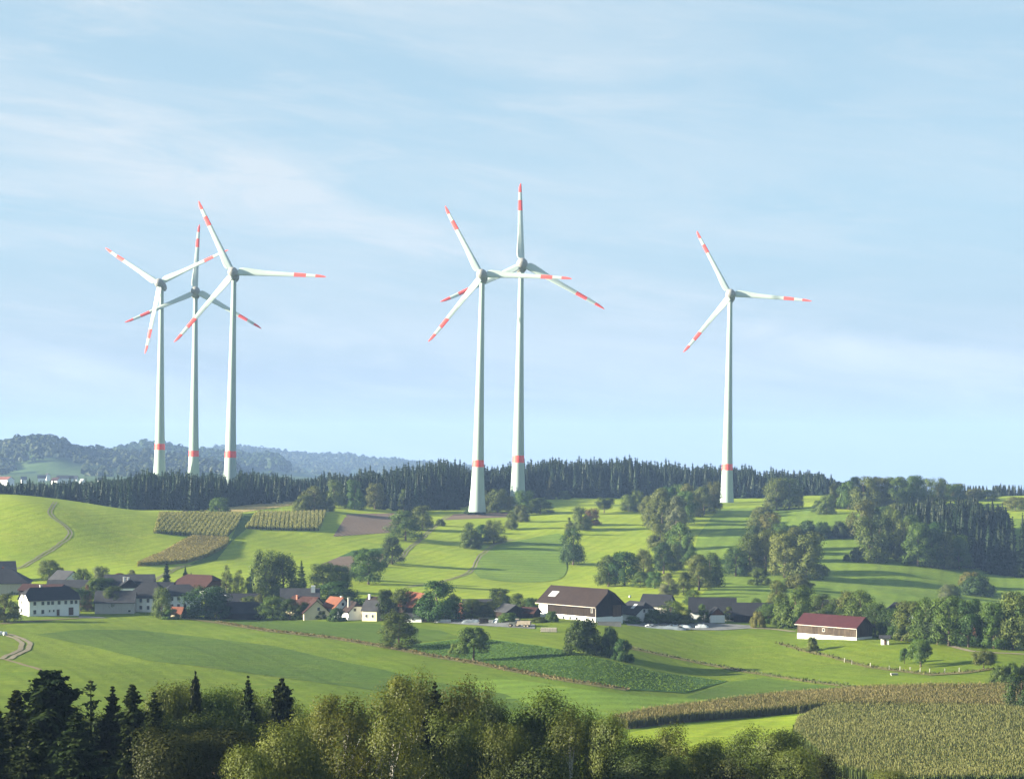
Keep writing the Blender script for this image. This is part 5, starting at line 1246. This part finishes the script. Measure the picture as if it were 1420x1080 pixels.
# tower of height 1: flared foot, red ring, slender top
tz = [-.02, 0, .03, .08, .14, .176, .206, .26, .35, .45, .55, .65, .75, .85, .93, 1.0]
tr = [.0375, .0365, .0330, .0296, .0268, .0256, .0248, .0234, .0212, .0192, .0172, .0154, .0138, .0123, .0112, .0104]
TOWER = lathe_mesh('tower', list(zip(tr, tz)), 40, [M['tower'], M['signal_red']], [1 if abs((tz[j]+tz[j+1])/2-.191) < .01 else 0 for j in range(len(tz)-1)])
BLADE = blade_mesh()
# spinner and nacelle share one axis (z towards the wind); unit metres at hub height 130
SPIN = lathe_mesh('spinner', [(.01, 3.6), (.9, 3.45), (1.8, 3.0), (2.5, 2.2), (2.95, 1.1), (3.05, 0), (3.0, -1.4), (2.2, -1.5)], 28, [M['hub']])
NAC = lathe_mesh('nacelle', [(2.0, -1.5), (2.95, -1.6), (3.1, -3.0), (2.95, -5.0), (2.4, -7.2), (1.5, -9.0), (.6, -9.9), (.02, -10.1)], 28, [M['hub']])
TURB = [  # hub pixel, hub height in pixels, tips of the blades relative to the hub, lean in pixels, label
 ((221,393), 277, [(-83,53),(96,47),(-12,-99)], -3, 'leftmost wind turbine, one blade pointing almost straight down'),
 ((271,404), 275, [(-2,96),(94,-52),(-90,-46)], -3, 'wind turbine standing second from the left, one blade pointing straight up'),
 ((323,378), 308, [(-54,97),(132,-5),(-72,-94)], -6, 'wind turbine at the right of the left hand trio, one blade level to the right'),
 ((668,381), 320, [(-51,101),(127,-6),(-69,-96)], -7, 'shorter turbine of the middle pair, its level blade crossing the taller tower'),
 ((724,366), 331, [(-2,118),(115,-64),(-110,-58)], -5, 'tallest wind turbine of the middle pair, one blade straight up'),
 ((1013,408), 293, [(-42,92),(112,-10),(-66,-83)], -5, 'wind turbine standing alone at the right')]
TD = [1296, 1305, 1168, 1122, 1200, 1233]
for (hub, hp, tips, lean, lab), D in zip(TURB, TD):
    m = D/F; H = hp*m; zh = -(hub[1]-CY)*m; xh = (hub[0]-CX)*m; sc_ = H/130.0
    P = np.array(tips, float).T; ph = np.radians([0, -120, -240]); Cc = np.array([np.cos(ph), np.sin(ph)])
    A = P@np.linalg.pinv(Cc); U, S, Vt = np.linalg.svd(A); ratio = max(S[1]/S[0], .905); Rr = S[0]
    dep = math.sqrt(1-ratio**2)
    e1 = np.array([U[0, 0], 0, U[1, 0]]); e2 = np.array([U[0, 1]*ratio, dep, U[1, 1]*ratio])
    nrm = np.cross(e1, e2); nrm = nrm if nrm[1] < 0 else -nrm
    if nrm[2] < 0:
        e2[1] *= -1; nrm = np.cross(e1, e2); nrm = nrm if nrm[1] < 0 else -nrm
    hubv = np.array([xh, D, zh]); axis = Vector(nrm)
    back = 3.9*sc_; top = hubv-nrm*back                      # tower top sits behind the rotor
    foot = np.array([top[0]+lean*m, top[1], zh-H-1.0]); root = empty('wind_turbine', tuple(foot))
    tag(root, lab, 'wind turbine', 'wind turbines')
    tv = Vector(top-foot); h = tv.length; q = tv.to_track_quat('Z', 'Y')
    def put(name, me, loc, rot, scl):
        o = link(bpy.data.objects.new(name, me), root); o.location = tuple(np.array(loc)-foot); o.rotation_mode = 'QUATERNION'; o.rotation_quaternion = rot; o.scale = scl; return o
    put('tower', TOWER, foot, q, (130*sc_*1.0, 130*sc_*1.0, h))
    aq = axis.to_track_quat('Z', 'Y')
    put('spinner', SPIN, hubv, aq, (sc_,)*3); put('nacelle', NAC, hubv, aq, (sc_,)*3)
    for k in range(3):
        c = Vt@np.array([math.cos(ph[k]), math.sin(ph[k])]); d = Vector(e1*c[0]+e2*c[1]).normalized()
        side = d.cross(axis).normalized()                     # trailing edge direction in the rotor plane
        rot = Matrix((side, -axis.cross(Vector((0, 0, 0))) if False else d.cross(side), d)).transposed().to_quaternion()
        L = Rr*m; put('blade', BLADE, hubv, rot, (L, L, L))

# ------------------------------------------------------------------ small things in the fields and yards
def thing(name, label, cat, px, py, yaw=0.0, group=None):
    x, D, z = at(px, py); return tag(empty(name, (x, D, z), R(yaw)), label, cat, group)
f = thing('fence', 'row of white fence posts along the pasture right of the red roofed barn', 'fence', 1230, 929); fl = f.location.copy()
for px, py in [(1171,918),(1181,921),(1207,925),(1233,929),(1248,930),(1262,931),(1276,932),(1289,933.5),(1310,933),(1330,932)]:
    x, D, z = at(px, py); mb = MB(); mb.box(-.08, .08, -.08, .08, -.3, 1.15); mb.box(-.1, .1, -.1, .1, 1.15, 1.2); o = mb.build('post', M['post'], f); o.location = Vector((x, D, z))-fl; o.rotation_euler = (R(2*math.sin(px)), R(3*math.cos(px)), px)
def bale(px, py, yaw, label):
    mb = MB(); n = 20; prof = [(.02, -.62), (.5, -.62), (.66, -.56), (.7, -.4), (.7, .4), (.66, .56), (.5, .62), (.02, .62)]
    V = [(z, r*math.cos(2*math.pi*k/n), r*math.sin(2*math.pi*k/n)+.68) for r, z in prof for k in range(n)]
    mb.add(V, [(j*n+k, j*n+(k+1) % n, (j+1)*n+(k+1) % n, (j+1)*n+k) for j in range(len(prof)-1) for k in range(n)])
    o = mb.build('silage_bale', M['plastic'], None, True); x, D, z = at(px, py); o.location = (x, D, z); o.scale = (.85,)*3 if px < 100 else (.62,)*3; o.rotation_euler = (0, 0, R(yaw)); tag(o, label, 'bale', 'wrapped silage bales')
bale(1, 880.5, 20, 'white wrapped bale cut by the left picture edge'); bale(7, 881, 35, 'white wrapped bale at the end of the bale row at the left edge'); bale(-5, 879.5, 10, 'white wrapped bale mostly outside the left edge')
bale(873.5, 828.5, 25, 'single white bale alone on the slope above the timber barn')
# stack of pale boards
t = thing('board_stack', 'flat stack of pale boards on the meadow before the timber barn', 'stack', 761, 876, -8)
for k in range(4):
    mb = MB(); mb.box(-2.4+.1*(k % 2), 2.4, -.8, .8, .10+k*.30, .34+k*.30); mb.build('board_layer', M['pallet'], t)
mb = MB(); [mb.box(a-.1, a+.1, -.8, .8, -.2, .1) for a in (-2, 0, 2)]; mb.build('bearer', M['wood'], t)
# concrete manure wall beside the barn gable
t = thing('yard_wall', 'low pale concrete wall at the gable foot of the timber barn', 'wall', 845, 867.5, -4); mb = MB(); mb.box(-3.6, 3.6, -.15, .15, -.5, 1.2); mb.box(-3.6, -3.3, .15, 3.2, -.5, 1.2); mb.box(-3.65, 3.65, -.2, .2, 1.2, 1.32); mb.build('wall_body', M['concrete'], t)
t = thing('yard_wall', 'low white wall in front of the very large round village tree', 'wall', 614, 863, -3); mb = MB(); mb.box(-2.6, 2.6, -.12, .12, -.5, .9); mb.box(-2.65, 2.65, -.16, .16, .9, 1.0); mb.build('wall_body', M['white'], t)
# silage clamps under tarpaulins, tyres on top
def clamp(px, py, L, W, H, yaw, mat, label):
    t = thing('silage_clamp', label, 'silage heap', px, py, yaw, 'covered silage heaps in the yard'); n, m_ = 18, 9; V = []
    r = np.random.default_rng(int(px))
    for i in range(n):
        for j in range(m_):
            u, v = i/(n-1)*2-1, j/(m_-1)*2-1; h = H*(1-abs(u)**4)*(1-abs(v)**3)+r.normal(0, .05)
            V.append((u*L/2, v*W/2, max(h, 0)-.05 if abs(u) < 1 and abs(v) < 1 else -.3))
    link(bpy.data.objects.new('tarpaulin', mesh_np('tarpaulin', V, [(i*m_+j, (i+1)*m_+j, (i+1)*m_+j+1, i*m_+j+1) for i in range(n-1) for j in range(m_-1)], [M[mat]], None, True)), t)
    for k in range(int(L*1.2)):
        x, y = r.uniform(-.4, .4)*L, r.uniform(-.35, .35)*W; mb = MB(); N_ = 10
        mb.tube([(x+.32*math.cos(a), y+.32*math.sin(a), H*(1-abs(2*x/L)**4)*(1-abs(2*y/W)**3)+.12) for a in np.linspace(0, 6.283, 11)], [.11]*11, 5, cap=False); mb.build('tyre', M['rubber'], t)
clamp(920, 871, 14, 5, .9, -6, 'tarp', 'wide silage heap under grey tarpaulin in the pale yard')
clamp(902, 869, 3.5, 3, .9, 20, 'plastic', 'small heap under white plastic at the left of the yard')
clamp(940, 869.5, 9, 3, .9, -8, 'plastic', 'long heap under white plastic behind the grey tarpaulin')
clamp(973, 870, 4.5, 3, 1.1, 0, 'plastic', 'short bright white heap at the right of the yard')
clamp(655, 863, 7, 4, 1.1, 5, 'tarp', 'grey covered heap beside the sheds in the village centre')
clamp(692, 862.5, 4, 3, 1.3, 30, 'plastic', 'white covered heap before the dark gabled shed')
# trailer and tractor on the yard edge
def wheel(t, x, y, r_, w_):
    mb = MB(); mb.tube([(x, y-w_/2, r_), (x, y-w_*.3, r_), (x, y+w_*.3, r_), (x, y+w_/2, r_)], [r_*.85, r_, r_, r_*.85], 18); o = mb.build('wheel', M['rubber'], t)
    mb = MB(); mb.tube([(x, y-w_/2-.03, r_), (x, y+w_/2+.03, r_)], [r_*.5, r_*.5], 14); mb.build('rim', M['metal_tan'], o)
t = thing('farm_trailer', 'tan farm trailer parked left of the timber barn', 'trailer', 727, 869.5, -12)
mb = MB(); mb.box(-2, 2, -1.05, 1.05, .85, 1.05); mb.box(-2, 2, -1.05, -.97, 1.05, 1.9); mb.box(-2, 2, .97, 1.05, 1.05, 1.9); mb.box(-2, -1.92, -.97, .97, 1.05, 1.9); mb.box(1.92, 2, -.97, .97, 1.05, 1.9); mb.build('bed', M['metal_tan'], t)
mb = MB(); mb.box(-3.4, -2, -.08, .08, .75, .9); mb.build('drawbar', M['metal_dark'], t)
for x in (.2, 1.2):
    for y in (-.95, .95): wheel(t, x, y, .5, .3)
t = thing('tractor', 'dark tractor in front of the tan farm trailer', 'tractor', 715, 869, -12)
mb = MB(); mb.box(-1.9, -.1, -.42, .42, .75, 1.45); mb.box(-.1, 1.2, -.6, .6, .7, 1.3); mb.build('body', M['metal_dark'], t)
mb = MB(); mb.add([(-.1,-.6,1.3),(1.1,-.6,1.3),(1.1,.6,1.3),(-.1,.6,1.3),(.1,-.5,2.35),(.95,-.5,2.35),(.95,.5,2.35),(.1,.5,2.35)], [(0,1,5,4),(1,2,6,5),(2,3,7,6),(3,0,4,7)]); cb = mb.build('cab', M['glass'], t)
mb = MB(); mb.box(-.02, 1.1, -.62, .62, 2.352, 2.5); mb.build('cab_roof', M['metal_tan'], cb)
for x, y, r_, w_ in [(.7, -.8, .82, .45), (.7, .8, .82, .45), (-1.5, -.7, .52, .3), (-1.5, .7, .52, .3)]: wheel(t, x, y, r_, w_)
def woodpile(px, py, yaw, label, L=4.0):
    t = thing('woodpile', label, 'woodpile', px, py, yaw); mb = MB(); r = np.random.default_rng(int(px))
    for i in range(int(L/.36)):
        for j in range(5): mb.tube([(-L/2+i*.36+.18*(j % 2), -.6+r.normal(0, .05), .18+j*.31), (-L/2+i*.36+.18*(j % 2), .6+r.normal(0, .05), .18+j*.31)], [.17, .16], 7)
    mb.build('log_stack', M['wood_grey'], t); mb = MB(); mb.box(-L/2-.2, L/2+.2, -.7, .7, 1.72, 1.8); mb.build('cover_sheet', M['slate_grey'], t)
woodpile(597, 862.5, -4, 'stacked firewood left of the low white wall'); woodpile(672, 864.5, 4, 'stacked firewood before the long grey shed', 3.2)
t = thing('feed_trough', 'small pale trough on the pasture below the fence', 'trough', 1240, 936, 10); mb = MB(); mb.box(-.9, .9, -.35, .35, .15, .55); mb.box(-.75, -.6, -.3, .3, -.1, .15); mb.box(.6, .75, -.3, .3, -.1, .15); mb.build('basin', M['post'], t)

# ------------------------------------------------------------------ air
mb = MB(); mb.box(-7000, 7000, -400, 10000, -330, 190)
hz_o = mb.build('haze', bpy.data.materials.new('haze_air'))
hm = hz_o.data.materials[0]; hm.use_nodes = True; ht = NT(hm.node_tree); ht.n.clear(); ho = ht.node('ShaderNodeOutputMaterial')
pv = ht.node('ShaderNodeVolumePrincipled'); pv.inputs['Color'].default_value = (0.30, 0.47, 0.82, 1); pv.inputs['Density'].default_value = 0.000085; pv.inputs['Anisotropy'].default_value = 0.0
ht.l.new(pv.outputs[0], ho.inputs['Volume']); tag(hz_o, 'thin blue haze in the air', kind='stuff')
if bpy.context.scene.objects.get('x'): pass
print('objects', len(bpy.data.objects))
